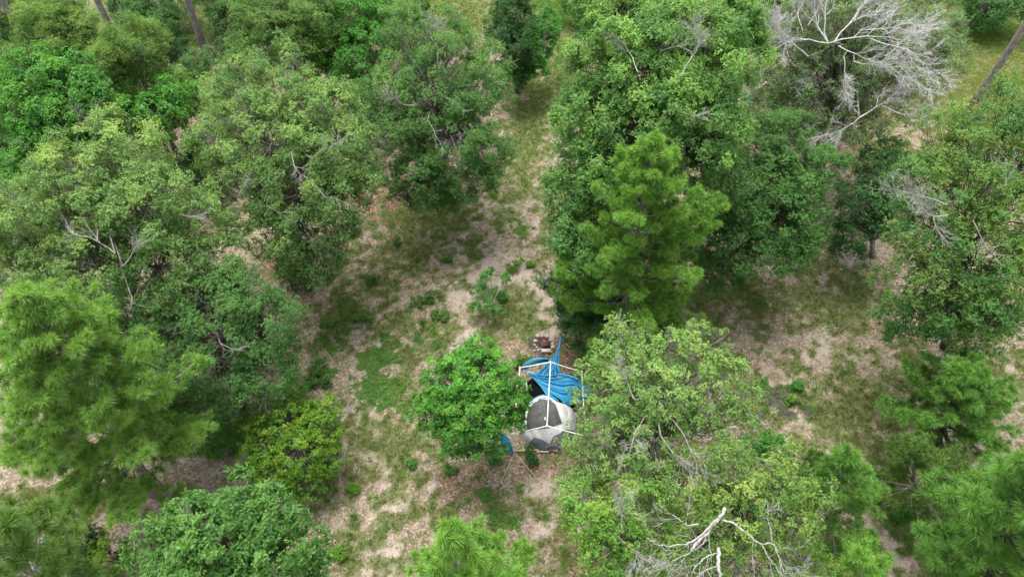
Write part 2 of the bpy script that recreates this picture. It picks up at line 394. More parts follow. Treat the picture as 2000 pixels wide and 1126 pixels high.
# ------------------------------------------------------------------ ground
SAND = [(940,425,55,22,1),(830,130,40,30,.5),(905,540,45,70,.9),(950,500,40,40,.6),(1000,548,55,26,1),(1065,600,40,65,.95),(1035,640,50,30,.6),(860,640,70,45,.6),(770,630,60,35,.55),(735,590,40,40,.6),(905,640,35,40,.8),
        (705,810,30,70,.75),(770,965,70,45,.85),(775,1095,60,50,1),(700,1010,50,50,.5),(1065,965,35,65,.75),(1050,1035,30,30,.8),(1110,990,35,50,.6),(985,400,35,30,.6),(1640,330,55,30,.5),(1600,690,45,70,.75),(1560,750,70,40,.6),(1500,660,60,40,.4),(1350,600,30,40,.5),
        (1590,840,60,40,.45),(1715,1060,26,70,1),(1955,730,60,50,.75),(1680,260,60,40,.4),(1830,235,60,26,.9),(1620,550,40,40,.45),(1500,480,40,50,.7),(1760,1090,40,40,.4),(990,300,30,50,.5),(1070,400,30,60,.7),(880,760,40,50,.6),(450,905,40,35,.6),(1640,520,50,30,.6),(1620,900,60,40,.4),(1010,170,40,30,.5)]
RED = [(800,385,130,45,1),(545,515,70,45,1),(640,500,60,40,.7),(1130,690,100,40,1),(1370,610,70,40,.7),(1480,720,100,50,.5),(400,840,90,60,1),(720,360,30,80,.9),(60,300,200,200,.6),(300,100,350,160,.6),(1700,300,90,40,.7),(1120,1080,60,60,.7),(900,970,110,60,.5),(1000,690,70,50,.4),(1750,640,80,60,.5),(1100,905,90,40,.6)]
GRASS = [(1050,190,45,70,.9),(1080,90,60,80,1),(900,30,70,40,.8),(1000,350,45,60,.7),(760,620,70,50,.5),(900,700,70,40,.4),(1620,800,140,80,.5),(1400,700,60,60,.3),(1850,320,80,60,.8),(1820,140,80,80,1),(830,440,80,55,.7),(780,500,70,50,.75),(745,560,60,40,.5),(650,610,45,50,.6),(760,870,90,75,.95),(790,930,60,30,.8),(700,930,60,60,.5),(1020,270,55,110,.95),(1090,60,60,120,1),(1110,150,50,90,1),(1000,610,55,50,.6),(1035,650,40,25,.7),(1440,580,110,45,.8),(1580,600,80,60,.7),(1660,560,70,70,.6),(1680,760,90,80,.65),(1600,700,60,60,.3),
         (1880,170,170,150,1),(1960,90,120,80,1),(1900,240,100,60,1),(1780,200,60,60,.7),(1500,785,30,30,1),(1900,620,100,60,.6),(1960,690,60,50,.6),(1720,290,60,90,.8),(1850,1000,90,140,.75),(1760,960,60,100,.8),(820,700,50,50,.6),(850,655,50,35,.6),(860,820,40,60,.7),(1000,420,70,26,.5),(1050,460,50,60,.4),(930,480,30,30,.5),(1560,470,60,60,.8),(1500,390,80,60,.8),(930,1060,60,60,.3),
         (700,1060,60,50,.5),(850,1010,60,40,.5),(740,1010,50,60,.5),(600,930,40,50,.6),(1330,1000,60,60,.4),(1600,860,80,40,.5),(420,830,70,40,.5),(150,100,260,110,.7),(500,60,160,90,.6),(100,350,160,120,.6),(1500,60,200,90,.6),(1150,300,60,120,.5),(60,1000,120,100,.6),(1200,1050,160,80,.5),(1080,10,120,60,.9),(840,40,60,40,.6),(1760,720,60,60,.5),(660,940,40,50,.6)]
LUSH = [(150,120,230,120,.75),(520,60,150,80,.65),(60,420,120,150,.7),(1300,500,60,60,.6),(1450,250,120,120,.55),(735,710,48,32,1),(745,765,65,40,1),(665,645,26,42,.95),(962,992,44,20,1),(935,975,20,22,1),(605,735,45,40,.8),(845,668,42,28,.8),(1500,785,26,24,.8),(640,760,40,30,.7),(620,540,50,25,.5),(440,840,60,30,.7),(860,905,30,18,.4),(1560,760,22,20,.8),(1445,585,70,24,.6),(900,590,30,14,.4),(1800,1000,80,60,.9),(1100,150,20,60,.7),(1090,20,60,50,.9),(1950,60,80,50,.9),(1560,400,60,30,.7),(955,578,46,24,.8),(860,600,36,18,.7),(800,600,22,12,.8),(1700,540,30,20,.6),(850,410,40,16,.4),(750,440,30,12,.5),(1010,440,50,16,.6)]
CHAR = [(1535,778,28,22,1),(1560,805,40,20,.6),(1490,825,16,12,.9),(1050,1035,24,20,.45),(1060,672,20,15,1)]
def blobs(L, x, y, seed):
    wx = x+(fbm(x, y, .55, 3, seed)-.5)*2.4; wy = y+(fbm(x, y, .55, 3, seed+40)-.5)*2.4
    m = np.zeros_like(x)
    for (u, v, ru, rv, s) in L:
        c = at(u, v); rx = abs(at(u+ru, v)[0]-c[0]); ry = abs(at(u, v-rv)[1]-at(u, v+rv)[1])/2
        d = ((wx-c[0])/rx)**2+((wy-c[1])/ry)**2
        m = np.maximum(m, s*np.exp(-.9*d))
    return m
def masks(x, y):
    n1 = fbm(x, y, 1.3, 4, 3); n2 = fbm(x, y, 2.4, 4, 11); n3 = fbm(x, y, .35, 3, 21)
    sand = np.clip(blobs(SAND, x, y, 1)*1.25+(n1-.52)*1.7, 0, 1)
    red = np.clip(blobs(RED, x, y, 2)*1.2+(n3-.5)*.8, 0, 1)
    grass = np.clip(blobs(GRASS, x, y, 4)*1.15+(n2-.44)*2.4+(n3-.45)*.8, 0, 1)
    far = np.clip((np.hypot(x, y-25)-45)/20, 0, 1); grass = np.maximum(grass, far*.5); grass = np.maximum(grass, np.clip((y-50)/5, 0, 1)*(.45+.5*n1))
    lush = np.clip((blobs(LUSH, x, y, 5)*1.15+(n1-.5)*2.0+(fbm(x, y, 4.2, 3, 51)-.5)*1.6-.36)*1.7, 0, 1)
    char = np.clip((blobs(CHAR, x, y, 6)*1.3+(n2-.5)*1.3-.3)*2, 0, 1)
    sand = sand*(1-.8*grass); return sand, red, grass, lush, char
def axis_coords(lo, hi, step, far):
    a = list(np.arange(lo, hi+1e-6, step)); s = step
    left = [lo]; right = [hi]
    while right[-1] < far: s *= 1.35; right.append(right[-1]+s); left.append(left[-1]-s)
    return np.array(left[:0:-1]+a+right[1:])
gx = axis_coords(-40, 46, .18, 1500); gy = axis_coords(4, 64, .16, 1500)
GX, GY = np.meshgrid(gx, gy); X, Y = GX.ravel(), GY.ravel()
def gheight(x, y):
    near = np.exp(-(np.hypot(x, y-28)/80)**4)
    return ((fbm(x, y, .25, 3, 31)-.5)*.16+(fbm(x, y, 1.6, 3, 33)-.5)*.07)*near-.02
Z = gheight(X, Y)
inz = (np.abs(X) < 52) & (Y > -3) & (Y < 75)
ms = np.zeros((5, len(X))); ms[2] = .55; ms[1] = .4
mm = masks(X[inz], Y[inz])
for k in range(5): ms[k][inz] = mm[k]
nx, ny = len(gx), len(gy)
ii = (np.arange(ny-1)[:, None]*nx+np.arange(nx-1)[None]).ravel()
gm = bpy.data.meshes.new('ground'); gm.vertices.add(nx*ny); gm.vertices.foreach_set('co', np.stack([X, Y, Z], 1).astype(np.float32).ravel())
F = np.stack([ii, ii+1, ii+nx+1, ii+nx], 1).astype(np.int32)
gm.loops.add(F.size); gm.loops.foreach_set('vertex_index', F.ravel()); gm.polygons.add(len(F)); gm.polygons.foreach_set('loop_start', (np.arange(len(F))*4).astype(np.int32))
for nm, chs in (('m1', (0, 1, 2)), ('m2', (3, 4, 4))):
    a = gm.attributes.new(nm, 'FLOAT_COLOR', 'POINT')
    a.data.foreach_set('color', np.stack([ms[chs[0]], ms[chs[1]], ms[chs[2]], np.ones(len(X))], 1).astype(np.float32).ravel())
gm.update(calc_edges=True); gm.polygons.foreach_set('use_smooth', np.ones(len(F), bool))
ground = bpy.data.objects.new('ground', gm); scene.collection.objects.link(ground); tag(ground, kind='structure')
def ground_mat():
    m, n, out = mat_new('ground'); L = n.links
    def nd(t): return n.nodes.new(t)
    tc = nd('ShaderNodeTexCoord')
    def noise(sc, det=8, rough=.6):
        k = nd('ShaderNodeTexNoise'); k.inputs['Scale'].default_value = sc; k.inputs['Detail'].default_value = det; k.inputs['Roughness'].default_value = rough
        L.new(tc.outputs['Object'], k.inputs[0]); return k.outputs[0]
    def ramp(x, stops):
        c = nd('ShaderNodeValToRGB'); e = c.color_ramp.elements
        while len(e) < len(stops): e.new(.5)
        for i, (p, col) in enumerate(stops): e[i].position = p; e[i].color = (*col, 1)
        L.new(x, c.inputs[0]); return c.outputs[0]
    def mix(f, a, b):
        k = nd('ShaderNodeMix'); k.data_type = 'RGBA'; L.new(f, k.inputs[0]); L.new(a, k.inputs[6]); L.new(b, k.inputs[7]); return k.outputs[2]
    def math_(op, a, b, cl=False):
        k = nd('ShaderNodeMath'); k.operation = op; k.use_clamp = cl
        for i, x in enumerate((a, b)):
            if isinstance(x, (int, float)): k.inputs[i].default_value = x
            else: L.new(x, k.inputs[i])
        return k.outputs[0]
    def mask(x, nz, gain, amp):      # noise-broken edge
        return math_('MULTIPLY_ADD', x, 0) if False else math_('MULTIPLY', math_('ADD', math_('SUBTRACT', x, .5), math_('MULTIPLY', math_('SUBTRACT', nz, .5), amp)), gain)
    a1 = nd('ShaderNodeAttribute'); a1.attribute_name = 'm1'; s1 = nd('ShaderNodeSeparateColor'); L.new(a1.outputs['Color'], s1.inputs[0])
    a2 = nd('ShaderNodeAttribute'); a2.attribute_name = 'm2'; s2 = nd('ShaderNodeSeparateColor'); L.new(a2.outputs['Color'], s2.inputs[0])
    nf = noise(9); nm = noise(3.5); nl = noise(26, 6, .7); nv = noise(55, 3, .7)
    vor = nd('ShaderNodeTexVoronoi'); vor.inputs['Scale'].default_value = 11; L.new(tc.outputs['Object'], vor.inputs['Vector'])
    sv = nd('ShaderNodeSeparateColor'); L.new(vor.outputs['Color'], sv.inputs[0])
    litter = ramp(sv.outputs[0], [(0, (.145, .116, .086)), (.35, (.205, .168, .126)), (.7, (.285, .24, .185)), (1, (.37, .32, .255))])
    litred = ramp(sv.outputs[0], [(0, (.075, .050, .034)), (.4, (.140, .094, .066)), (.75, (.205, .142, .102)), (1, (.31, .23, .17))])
    sand = ramp(nl, [(.25, (.24, .195, .155)), (.5, (.36, .31, .265)), (.75, (.47, .42, .37))])
    grass = ramp(nl, [(.25, (.055, .078, .022)), (.5, (.105, .145, .038)), (.8, (.175, .205, .070))])
    lush = ramp(nl, [(.3, (.035, .075, .016)), (.7, (.08, .15, .035))])
    charc = ramp(nl, [(.3, (.05, .048, .046)), (.7, (.16, .15, .145))])
    def soft(x, nz, amp, gain):
        k = nd('ShaderNodeMath'); k.operation = 'MULTIPLY_ADD'; k.inputs[1].default_value = amp; L.new(nz, k.inputs[0]); 
        q = math_('SUBTRACT', x, .5); L.new(q, k.inputs[2])
        z = math_('SUBTRACT', k.outputs[0], amp*.5); g = math_('MULTIPLY', z, gain); return math_('ADD', g, .5, True)
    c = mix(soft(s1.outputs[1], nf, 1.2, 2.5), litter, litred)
    c = mix(soft(s1.outputs[0], nf, 1.7, 1.7), c, sand)
    gm_ = soft(s1.outputs[2], nf, 1.6, 2.2); gm_ = math_('MULTIPLY', gm_, .8); c = mix(gm_, c, grass)
    c = mix(soft(s2.outputs[0], nf, 1.4, 3), c, lush); c = mix(soft(s2.outputs[1], nf, 1.2, 3), c, charc)
    big = ramp(nm, [(.3, (.78, .75, .72)), (.7, (.98, .95, .92))]); mu = nd('ShaderNodeMix'); mu.data_type = 'RGBA'; mu.blend_type = 'MULTIPLY'; mu.inputs[0].default_value = 1
    L.new(c, mu.inputs[6]); L.new(big, mu.inputs[7])
    p = nd('ShaderNodeBsdfPrincipled'); p.inputs['Roughness'].default_value = .95; p.inputs['Specular IOR Level'].default_value = .1
    L.new(mu.outputs[2], p.inputs['Base Color'])
    b = nd('ShaderNodeBump'); b.inputs['Strength'].default_value = .6; b.inputs['Distance'].default_value = .05; L.new(nl, b.inputs['Height']); L.new(b.outputs[0], p.inputs['Normal'])
    L.new(p.outputs[0], out.inputs[0]); return m
gm.materials.append(ground_mat())
# loose cover : fallen leaves, grass, low weeds (nobody could count them)
def scatter(n, xr=(-30, 45), yr=(7, 66)):
    x = rng.uniform(*xr, n); y = yr[0]+(yr[1]-yr[0])*rng.random(n)**1.35
    return x, y
def leaf_litter():
    x, y = scatter(360000); s, r, g, l, c = masks(x, y)
    keep = rng.random(len(x)) < np.clip(.66-.36*s-.25*g-.5*l, .08, 1)
    x, y, r = x[keep], y[keep], r[keep]; n = len(x); mb = MB()
    A = rand_dirs(n); A[:, 2] *= .35; N = nrm(np.stack([rng.normal(size=n)*.35, rng.normal(size=n)*.35, np.ones(n)], 1))
    t = rng.random(n)[:, None]; u = rng.random(n)
    pal = np.array([(.17, .125, .088), (.245, .195, .142), (.33, .275, .212), (.10, .07, .05), (.40, .345, .28), (.20, .13, .09)])
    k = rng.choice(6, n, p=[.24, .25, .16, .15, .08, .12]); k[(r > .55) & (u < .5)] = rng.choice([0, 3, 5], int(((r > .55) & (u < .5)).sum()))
    col = pal[k]*(.78+.34*t)
    P = np.stack([x, y, gheight(x, y)+.02+rng.random(n)*.02], 1)
    leaf_quads(mb, P, A, N, rng.uniform(.035, .085, n), rng.uniform(.022, .045, n), col)
    tag(mb.build('leaf_litter', M_GRASS), 'tan and reddish brown fallen leaves scattered thickly over the sandy clearing', 'leaf litter', kind='stuff')
def grass_cover():
    x, y = scatter(260000); s, r, g, l, c = masks(x, y)
    pr = np.clip(g*1.3-.12, 0.07, 1)*(1-.6*s); keep = rng.random(len(x)) < pr
    x, y, g = x[keep], y[keep], g[keep]; n = len(x); k = 9; mb = MB(); idx = np.repeat(np.arange(n), k); N = n*k
    tone = fbm(x, y, .5, 2, 77); yel = (x > 13) & (y > 36)
    P = np.stack([x[idx]+rng.normal(size=N)*.06, y[idx]+rng.normal(size=N)*.06, np.zeros(N)], 1); P[:, 2] = gheight(P[:, 0], P[:, 1])-.005
    D = nrm(np.stack([rng.normal(size=N)*.55, rng.normal(size=N)*.55, np.ones(N)], 1)); hgt = rng.uniform(.06, .20, N)*(.6+.8*g[idx])
    S = nrm(np.cross(D, rand_dirs(N)))*rng.uniform(.006, .012, N)[:, None]
    tip = P+D*hgt[:, None]+np.stack([rng.normal(size=N)*.03, rng.normal(size=N)*.03, np.zeros(N)], 1)
    V = np.stack([P-S, P+S, tip], 1).reshape(-1, 3)
    a = np.array((.085, .155, .028)); b = np.array((.170, .200, .060)); d_ = np.array((.14, .24, .035))
    t = np.clip(tone[idx]*1.3-.2+rng.normal(size=N)*.22, 0, 1)[:, None]; col = a*(1-t)+b*t; q = yel[idx]; col[q] = col[q]*.3+np.array((.24, .27, .055))*.7
    q2 = (y[idx] > 30)&(x[idx] < 8); col[q2] = col[q2]*.5+d_*.5
    mb.add(V, np.arange(N*3).reshape(-1, 3), col)
    tag(mb.build('grass', M_GRASS), 'patchy olive and yellow green grass growing across the clearing', 'grass', kind='stuff')
def weed_cover():
    x, y = scatter(85000); s, r, g, l, c = masks(x, y)
    keep = rng.random(len(x)) < np.clip(l*.8+g*.10-.05, 0, 1)*(1-.7*s)+.004
    x, y = x[keep], y[keep]; n = len(x); k = 14; idx = np.repeat(np.arange(n), k); N = n*k; mb = MB()
    hh = .05+.17*rng.random(n)
    P = np.stack([x[idx]+rng.normal(size=N)*.08, y[idx]+rng.normal(size=N)*.08, gheight(x, y)[idx]+hh[idx]*rng.random(N)**.6], 1)
    A = rand_dirs(N); A[:, 2] = A[:, 2]*.4+.1; Nn = nrm(rng.normal(size=(N, 3))*.35+np.array([0, 0, 1]))
    tt = rng.random(n)[idx]; col = palette('gumdk', N, tt, .25*rng.random(N)*(tt > .5))
    yl = (rng.random(n) < .10)[idx]; col[yl] = palette('vine', int(yl.sum()), tt[yl], rng.random(int(yl.sum()))*.7)
    leaf_quads(mb, P, A, Nn, rng.uniform(.05, .10, N), rng.uniform(.03, .05, N), col)
    tag(mb.build('ground_cover', M_LEAF), 'low dark green creeping weeds in patches among the fallen leaves', 'ground cover', kind='stuff')
leaf_litter(); grass_cover(); weed_cover()

# ------------------------------------------------------------------ trees and bushes
T = broad_tree
# --- left side
T('oak_tree', 'spreading grey green oak at the left edge with forked grey trunk', 'oak tree',
  [(240,300,75),(160,340,80),(60,420,85),(170,420,85),(290,400,85),(370,440,65),(90,510,75),(190,520,75),(330,520,75),(420,500,45),(30,470,50)],
  'oakgy', base=(300,670), rc=.6, bare=.15, young=.8, trunk_r=.2, dead=[(225,495,-30,-20,1.6,.05,3),(240,520,60,-35,1.8,.05,3),(190,470,-60,-15,1.8,.05,3),(250,560,40,50,1.2,.04,3),(350,420,50,-10,1.2,.03,3)])
T('oak_tree', 'small leaved dark oak between the huge left pine and the clearing', 'oak tree',
  [(330,620,70),(430,600,75),(520,640,65),(420,700,85),(520,720,60),(330,700,60),(470,760,50),(560,620,30),(400,770,50),(280,640,45),(350,750,50),(490,580,50),(550,700,40),(430,640,80)],
  'oakdk', base=(470,790), rc=.55, bare=.13, young=.35, leaf=(.085, .045), dead=[(300,650,60,50,2.2,.04,3),(430,670,40,20,1.2,.03,3),(350,740,60,-10,1.0,.03,3)])
T('oak_tree', 'large rounded oak at left centre rising out of red leaf litter', 'oak tree',
  [(470,190,75),(560,180,70),(640,220,65),(430,270,60),(530,280,95),(640,310,75),(700,330,40),(480,370,75),(580,380,80),(660,390,55),(600,460,65),(610,510,35),(530,450,45),(690,270,40),(560,470,45),(650,440,45),(585,520,34),(640,505,32),(700,370,32),(612,535,26)],
  'oakgy', base=(612,535), rc=.6, bare=.13, young=.65, trunk_r=.2, dead=[(570,300,10,40,1.6,.04,3),(500,320,-25,20,1.2,.03,3),(610,310,30,-20,1.5,.04,3),(520,400,30,25,1.5,.03,3),(620,370,40,15,1.5,.03,3)])
T('oak_tree', 'fine leaved dark green oak with pale dead twigs, left of the grassy track', 'oak tree',
  [(800,80,65),(880,90,65),(760,170,55),(850,180,90),(940,190,55),(780,270,70),(880,280,85),(950,290,50),(820,340,55),(900,345,50),(750,230,50),(960,120,30),(850,372,36),(940,335,34),(790,365,30),(895,375,28),(820,388,20),(860,392,22)],
  'oakdk', base=(850,398), rc=.6, bare=.15, young=.5, leaf=(.10, .045), trunk_r=.18, dead=[(855,118,10,-50,2.0,.05,4),(810,205,-40,10,1.8,.04,4),(835,235,5,40,1.6,.04,3),(895,300,5,-15,1.0,.03,3),(870,190,40,10,1.2,.03,3)])
T('sweetgum_tree', 'bright green broadleaf tree near the top left, in front of willowy trees', 'sweetgum tree',
  [(70,160,55),(140,170,55),(60,220,50),(130,230,65),(180,210,40),(100,270,50),(180,265,40)], 'gum', zc=8.5, rc=.6, bare=.0, young=.45, leaf=(.13, .09), ros=5)
T('sweetgum_tree', 'smaller bright green bushy tree between the top left bright tree and the large oak', 'sweetgum tree',
  [(230,205,35),(260,225,35),(310,215,40),(340,190,35),(300,255,30)], 'gumdk', zc=6, rc=.55, bare=.02, young=.4, leaf=(.12, .08), ros=5)
T('willow_oak_tree', 'yellowish drooping narrow leaved tree in the top left corner', 'willow oak',
  [(85,75,50),(110,20,50),(130,80,50),(60,125,45),(155,60,35),(140,130,45)], 'oakyl', zc=8, rc=.75, bare=.03, young=.38, leaf=(.17, .035))
T('oak_tree', 'dark oak in the extreme top left corner behind the brown pine trunk', 'oak tree', [(-20,20,50),(15,-5,45),(-30,80,40)], 'oakdk', zc=2, rc=.7, young=.3)
T('willow_oak_tree', 'greyish narrow leaved tree at the top left beside the bare pine trunk', 'willow oak',
  [(250,85,42),(270,110,40),(220,120,42),(230,160,35),(290,70,30)], 'oakyl', zc=8, rc=.7, bare=.03, young=.4, leaf=(.16, .035))
T('oak_tree', 'dark shaded oak behind the bare pine trunk at the top left', 'oak tree',
  [(310,10,40),(460,45,42),(460,10,45),(325,55,28),(465,85,32)], 'oakdk', zc=1.5, rc=.7, young=.2)
T('oak_tree', 'feathery light green tree at the top, right of the bare pine trunk', 'oak tree',
  [(500,40,50),(560,70,60),(620,40,50),(500,100,45),(580,120,45),(560,10,40)], 'oakyl', zc=8, rc=.65, bare=.05, young=.22, dead=[(555,70,-8,-60,2,.04,3)])
T('oak_tree', 'dark glossy vine covered tree at the top, left of the fine leaved oak', 'oak tree',
  [(680,40,50),(720,80,40),(640,80,40),(680,130,50),(700,190,35),(740,30,35),(650,170,35)], 'gumdk', zc=6, rc=.6, bare=.03, young=.3, leaf=(.11, .07))
T('shrub', 'blue green bush at the foot of the bare pine trunk', 'bush', [(385,125,28),(375,150,28),(405,110,16)], 'blue', zc=1.8, rc=.45, young=.3, leaf=(.12, .04), core=False)
T('shrub', 'dull green undergrowth bush between the sweetgum and the large oak', 'bush', [(350,190,40),(330,240,35),(380,200,30)], 'oak', zc=3, rc=.5, young=.3, core=False)
T('shrub', 'dark understorey bush below the bright tree at the left edge', 'bush', [(30,290,35),(70,310,35),(120,300,30),(20,340,30)], 'blue', zc=3, rc=.5, young=.2, core=False)
T('sweetgum_tree', 'green young tree squeezed between the left edge and the large left oak', 'sweetgum tree', [(60,340,45),(20,370,35),(110,350,30)], 'gum', zc=6, rc=.5, young=.25, core=False, leaf=(.11,.07))
T('shrub', 'deep green shrub under the small leaved oak at the left pine', 'bush', [(330,790,30),(240,600,35),(200,620,30)], 'holly', zc=1.5, rc=.5, young=.5, core=False)
T('shrub', 'low dark shrubs at the litter edge below the small leaved oak', 'bush', [(440,845,35),(400,860,28)], 'gumdk', zc=.5, rc=.4, young=.3, core=False)
T('shrub', 'dark evergreen thicket at the left edge above the large pine', 'bush', [(60,560,45),(130,570,40),(200,590,30)], 'holly', zc=2.5, rc=.6, young=.4)
for (lob_, pal_, z_, lab_) in [([(240,10,30),(270,30,30)], 'oakdk', 1.5, 'dark bush behind the willowy trees at the top left'),
  ([(320,110,34),(300,140,30),(345,95,24)], 'holly', 1.6, 'deep green bush in the shade left of the tall grey pine trunk'),
  ([(470,130,26),(450,160,24)], 'gumdk', 2, 'green bush between the tall grey pine trunk and the feathery tree'),
  ([(650,250,30),(690,235,26)], 'holly', 1.5, 'dark bush filling the gap between the rounded oak and the fine leaved oak'),
  ([(10,120,34),(20,160,30)], 'oakdk', 3, 'dark bush at the left edge under the willow oak'),
  ([(400,300,36),(380,340,34),(410,370,28)], 'holly', 2, 'dark thicket between the two large left oaks'),
  ([(440,540,30),(480,545,22)], 'gumdk', 1.2, 'low green shrubs on red litter left of the rounded oak foot'),
  ([(260,120,34),(290,170,30)], 'oakdk', 3, 'dark thicket behind the smaller bright tree'),
  ([(610,10,30),(590,40,26)], 'gumdk', 3, 'green bush at the top edge beside the feathery tree'),
  ([(700,10,34),(740,5,30),(770,30,26)], 'oak', 4, 'green bush at the top edge beside the vine covered tree'),
  ([(560,530,20),(590,545,20),(575,500,24)], 'holly', 1.0, 'dark suckers round the foot of the rounded oak')]:
    T('shrub', lab_, 'bush', lob_, pal_, zc=z_, rc=.5, young=.3, core=False, trunk_r=.06)
# --- centre
T('oak_tree', 'massive dark green oak right of the grassy track with yellow green new growth on top', 'oak tree',
  [(1200,50,80),(1290,40,80),(1390,60,80),(1150,130,60),(1240,150,95),(1350,160,90),(1440,110,55),(1140,240,60),(1240,260,90),(1350,280,80),(1130,330,50),(1200,350,70),(1400,350,50),(1120,400,40),(1120,460,45),(1160,500,50),(1320,220,70),(1400,220,60),(1390,300,50),(1300,370,60),(1440,40,50)],
  'oakdk', base=(1200,520), rc=.68, bare=.07, young=1.0, trunk_r=.28, leaf=(.12, .065), dens=1.1, dead=[(1245,140,-10,-30,1.6,.05,4),(1330,150,30,-40,2.2,.05,4),(1290,100,20,-10,1.2,.04,3),(1320,215,40,30,1.4,.03,3)])
T('oak_tree', 'dark oak thicket below and left of the bright central pine', 'oak tree',
  [(1130,590,50),(1150,640,45),(1090,545,24),(1060,550,16),(1210,620,45),(1190,560,50)], 'holly', base=(1150,660), rc=.5, young=.5, leaf=(.10, .05))
T('oak_tree', 'dark oak behind the pine arm with black trunk standing in shade', 'oak tree',
  [(1450,400,60),(1520,420,60),(1430,470,55),(1400,520,40),(1500,350,55),(1350,500,40),(1570,380,45),(1560,450,40),(1480,300,50),(1530,260,50),(1600,330,40),(1480,500,40),(1540,500,34)], 'oakdk', base=(1440,548), rc=.6, bare=.06, young=.3, bark=M_BARK_DARK, trunk_r=.26)
T('dead_top_oak', 'grey green oak at the top right crowned with bare white branches', 'oak tree',
  [(1560,60,70),(1650,50,80),(1750,60,80),(1830,60,50),(1530,150,60),(1620,160,70),(1710,160,70),(1800,150,55),(1560,240,60),(1640,250,60),(1500,200,45),(1850,110,35)],
  'oakpl', dkids=10, dfront=.2, base=(1600,330), rc=.62, bare=.24, young=.4, trunk_r=.25, tw_mat=M_DEAD, dens=.8,
  dead=[(1618,260,-60,20,2.2,.06,4),(1718,205,60,45,2.5,.06,4),(1518,110,-50,-40,2.2,.05,4),(1578,110,-60,-20,2.5,.06,4),(1668,120,60,20,2.5,.06,4),(1728,110,60,-40,2.5,.06,4),(1758,130,60,40,2.2,.06,4),(1598,60,-40,-50,2.5,.06,4),(1648,110,20,40,2.0,.05,4),(1678,60,80,-10,2.9,.06,4),(1578,50,30,-50,2.5,.06,4),(1618,85,-60,-60,2.9,.08,4),(1618,85,0,-80,3.1,.08,4),(1628,85,70,-50,3.2,.08,4),(1618,85,110,20,3.1,.08,4),(1618,85,-110,-15,3.1,.07,4),(1698,75,100,60,3.4,.07,4),(1538,90,-70,-20,2.2,.06,4),(1638,90,60,60,2.5,.06,4),(1498,160,-60,30,2.2,.08,4),(1498,160,40,50,2.0,.05,4),(1678,230,70,-20,2.5,.08,4),(1678,230,-50,40,2.0,.05,4),(1708,30,80,-30,2.5,.06,4),(1568,60,-20,-60,2.5,.06,4),(1668,40,30,-60,2.5,.06,4)])
T('holly_shrub', 'very dark green rounded shrub left of the right hand oak', 'bush', [(1720,340,45),(1690,400,48),(1740,420,40),(1670,450,40),(1740,300,26),(1650,490,25)], 'holly', base=(1705,500), rc=.5, young=.5)
T('oak_tree', 'open light green oak at the right edge leaning over the litter', 'oak tree',
  [(1850,300,70),(1940,260,70),(2010,300,80),(1870,390,80),(1970,420,80),(1790,360,45),(1810,450,60),(1900,500,75),(2010,520,80),(1830,560,60),(1770,540,45),(1910,600,60),(1990,630,60),(1800,620,45),(1860,650,45),(1980,200,45),(1750,610,35),(1850,610,55),(1880,560,50),(1900,660,40)],
  'oakyl', pal2=('oakdk', .5), base=(1850,680), rc=.62, bare=.10, young=.35, dens=.6, trunk_r=.24, core=False, bark=M_BARK_DARK, dead=[(1850,420,-90,20,3.0,.05,4),(1850,400,-60,-10,2.2,.05,4),(1900,430,10,40,1.6,.04,3),(1960,380,30,-30,1.6,.04,3)])
T('oak_tree', 'dark bushy tree in the top right corner beyond the yellow grass', 'oak tree', [(1920,15,42),(1975,5,45),(1890,-5,40),(1940,40,24)], 'blue', zc=2, rc=.7, young=.3)
T('oak_tree', 'light grey green tree behind the dead topped oak at the top edge', 'oak tree', [(1560,-10,50),(1480,30,45),(1640,-40,50),(1820,-30,50)], 'oakgy', zc=8, rc=.7, young=.5)
T('holly_shrub', 'dark holly at the head of the grassy track, left of the bright sapling', 'bush', [(1000,40,38),(1010,90,36),(985,70,28),(1000,0,35),(1000,130,26),(1010,160,18)], 'holly', base=(1012,178), rc=.5, young=.6)
T('sweetgum_tree', 'bright green sapling at the head of the grassy track', 'sweetgum tree', [(1050,80,36),(1040,120,30),(1020,140,24),(1065,50,26),(1000,150,20)], 'gum', base=(1018,170), rc=.4, young=.2, leaf=(.11, .08), core=False)
T('shrub', 'light green bushes at the top edge beside the grassy track', 'bush', [(1120,10,24),(1140,40,18)], 'gum', zc=1.2, rc=.4, young=.3, core=False)
T('sweetgum_tree', 'vivid green star leaved sweetgum standing against the left side of the tent', 'sweetgum tree',
  [(928,690,32),(838,808,28),(832,780,20),(945,715,34),(900,715,30),(880,750,44),(940,750,48),(985,740,26),(860,790,38),(920,810,56),(975,800,40),(1000,780,22),(890,850,40),(950,850,34),(920,690,22),(845,800,26),(920,875,22),(1003,748,24),(1008,790,24),(1003,828,22),(1012,765,16)],
  'gum', pal2=('gumdk', .7), base=(925,880), rc=.36, bare=.03, young=.75, leaf=(.085, .055), ros=7, dens=1.5, trunk_r=.09, tw_mat=M_TWIG)
T('oak_tree', 'light green oak overhanging the right side of the tent, with tangled grey dead twigs', 'oak tree',
  [(1210,660,32),(1215,700,45),(1290,690,45),(1370,680,50),(1208,775,52),(1280,770,65),(1380,750,65),(1430,770,40),(1190,850,65),(1280,860,65),(1370,850,55),(1140,900,45),(1210,930,55),(1300,940,50),(1145,790,20),(1150,740,18),(1120,760,10),(1135,725,12),(1130,830,12),(1430,830,40),(1130,950,40)],
  'pale', base=(1270,990), rc=.50, bare=.24, young=.42, dens=.8, leaf=(.10, .05), trunk_r=.2, dead=[(1240,780,-10,-30,1.2,.04,4),(1290,850,30,60,2.0,.05,4),(1330,840,50,50,1.8,.04,4),(1260,900,30,50,1.8,.04,4),(1215,670,0,-25,1.0,.03,3),(1250,830,-30,30,1.2,.03,4)], tw_mat=M_TWIG)
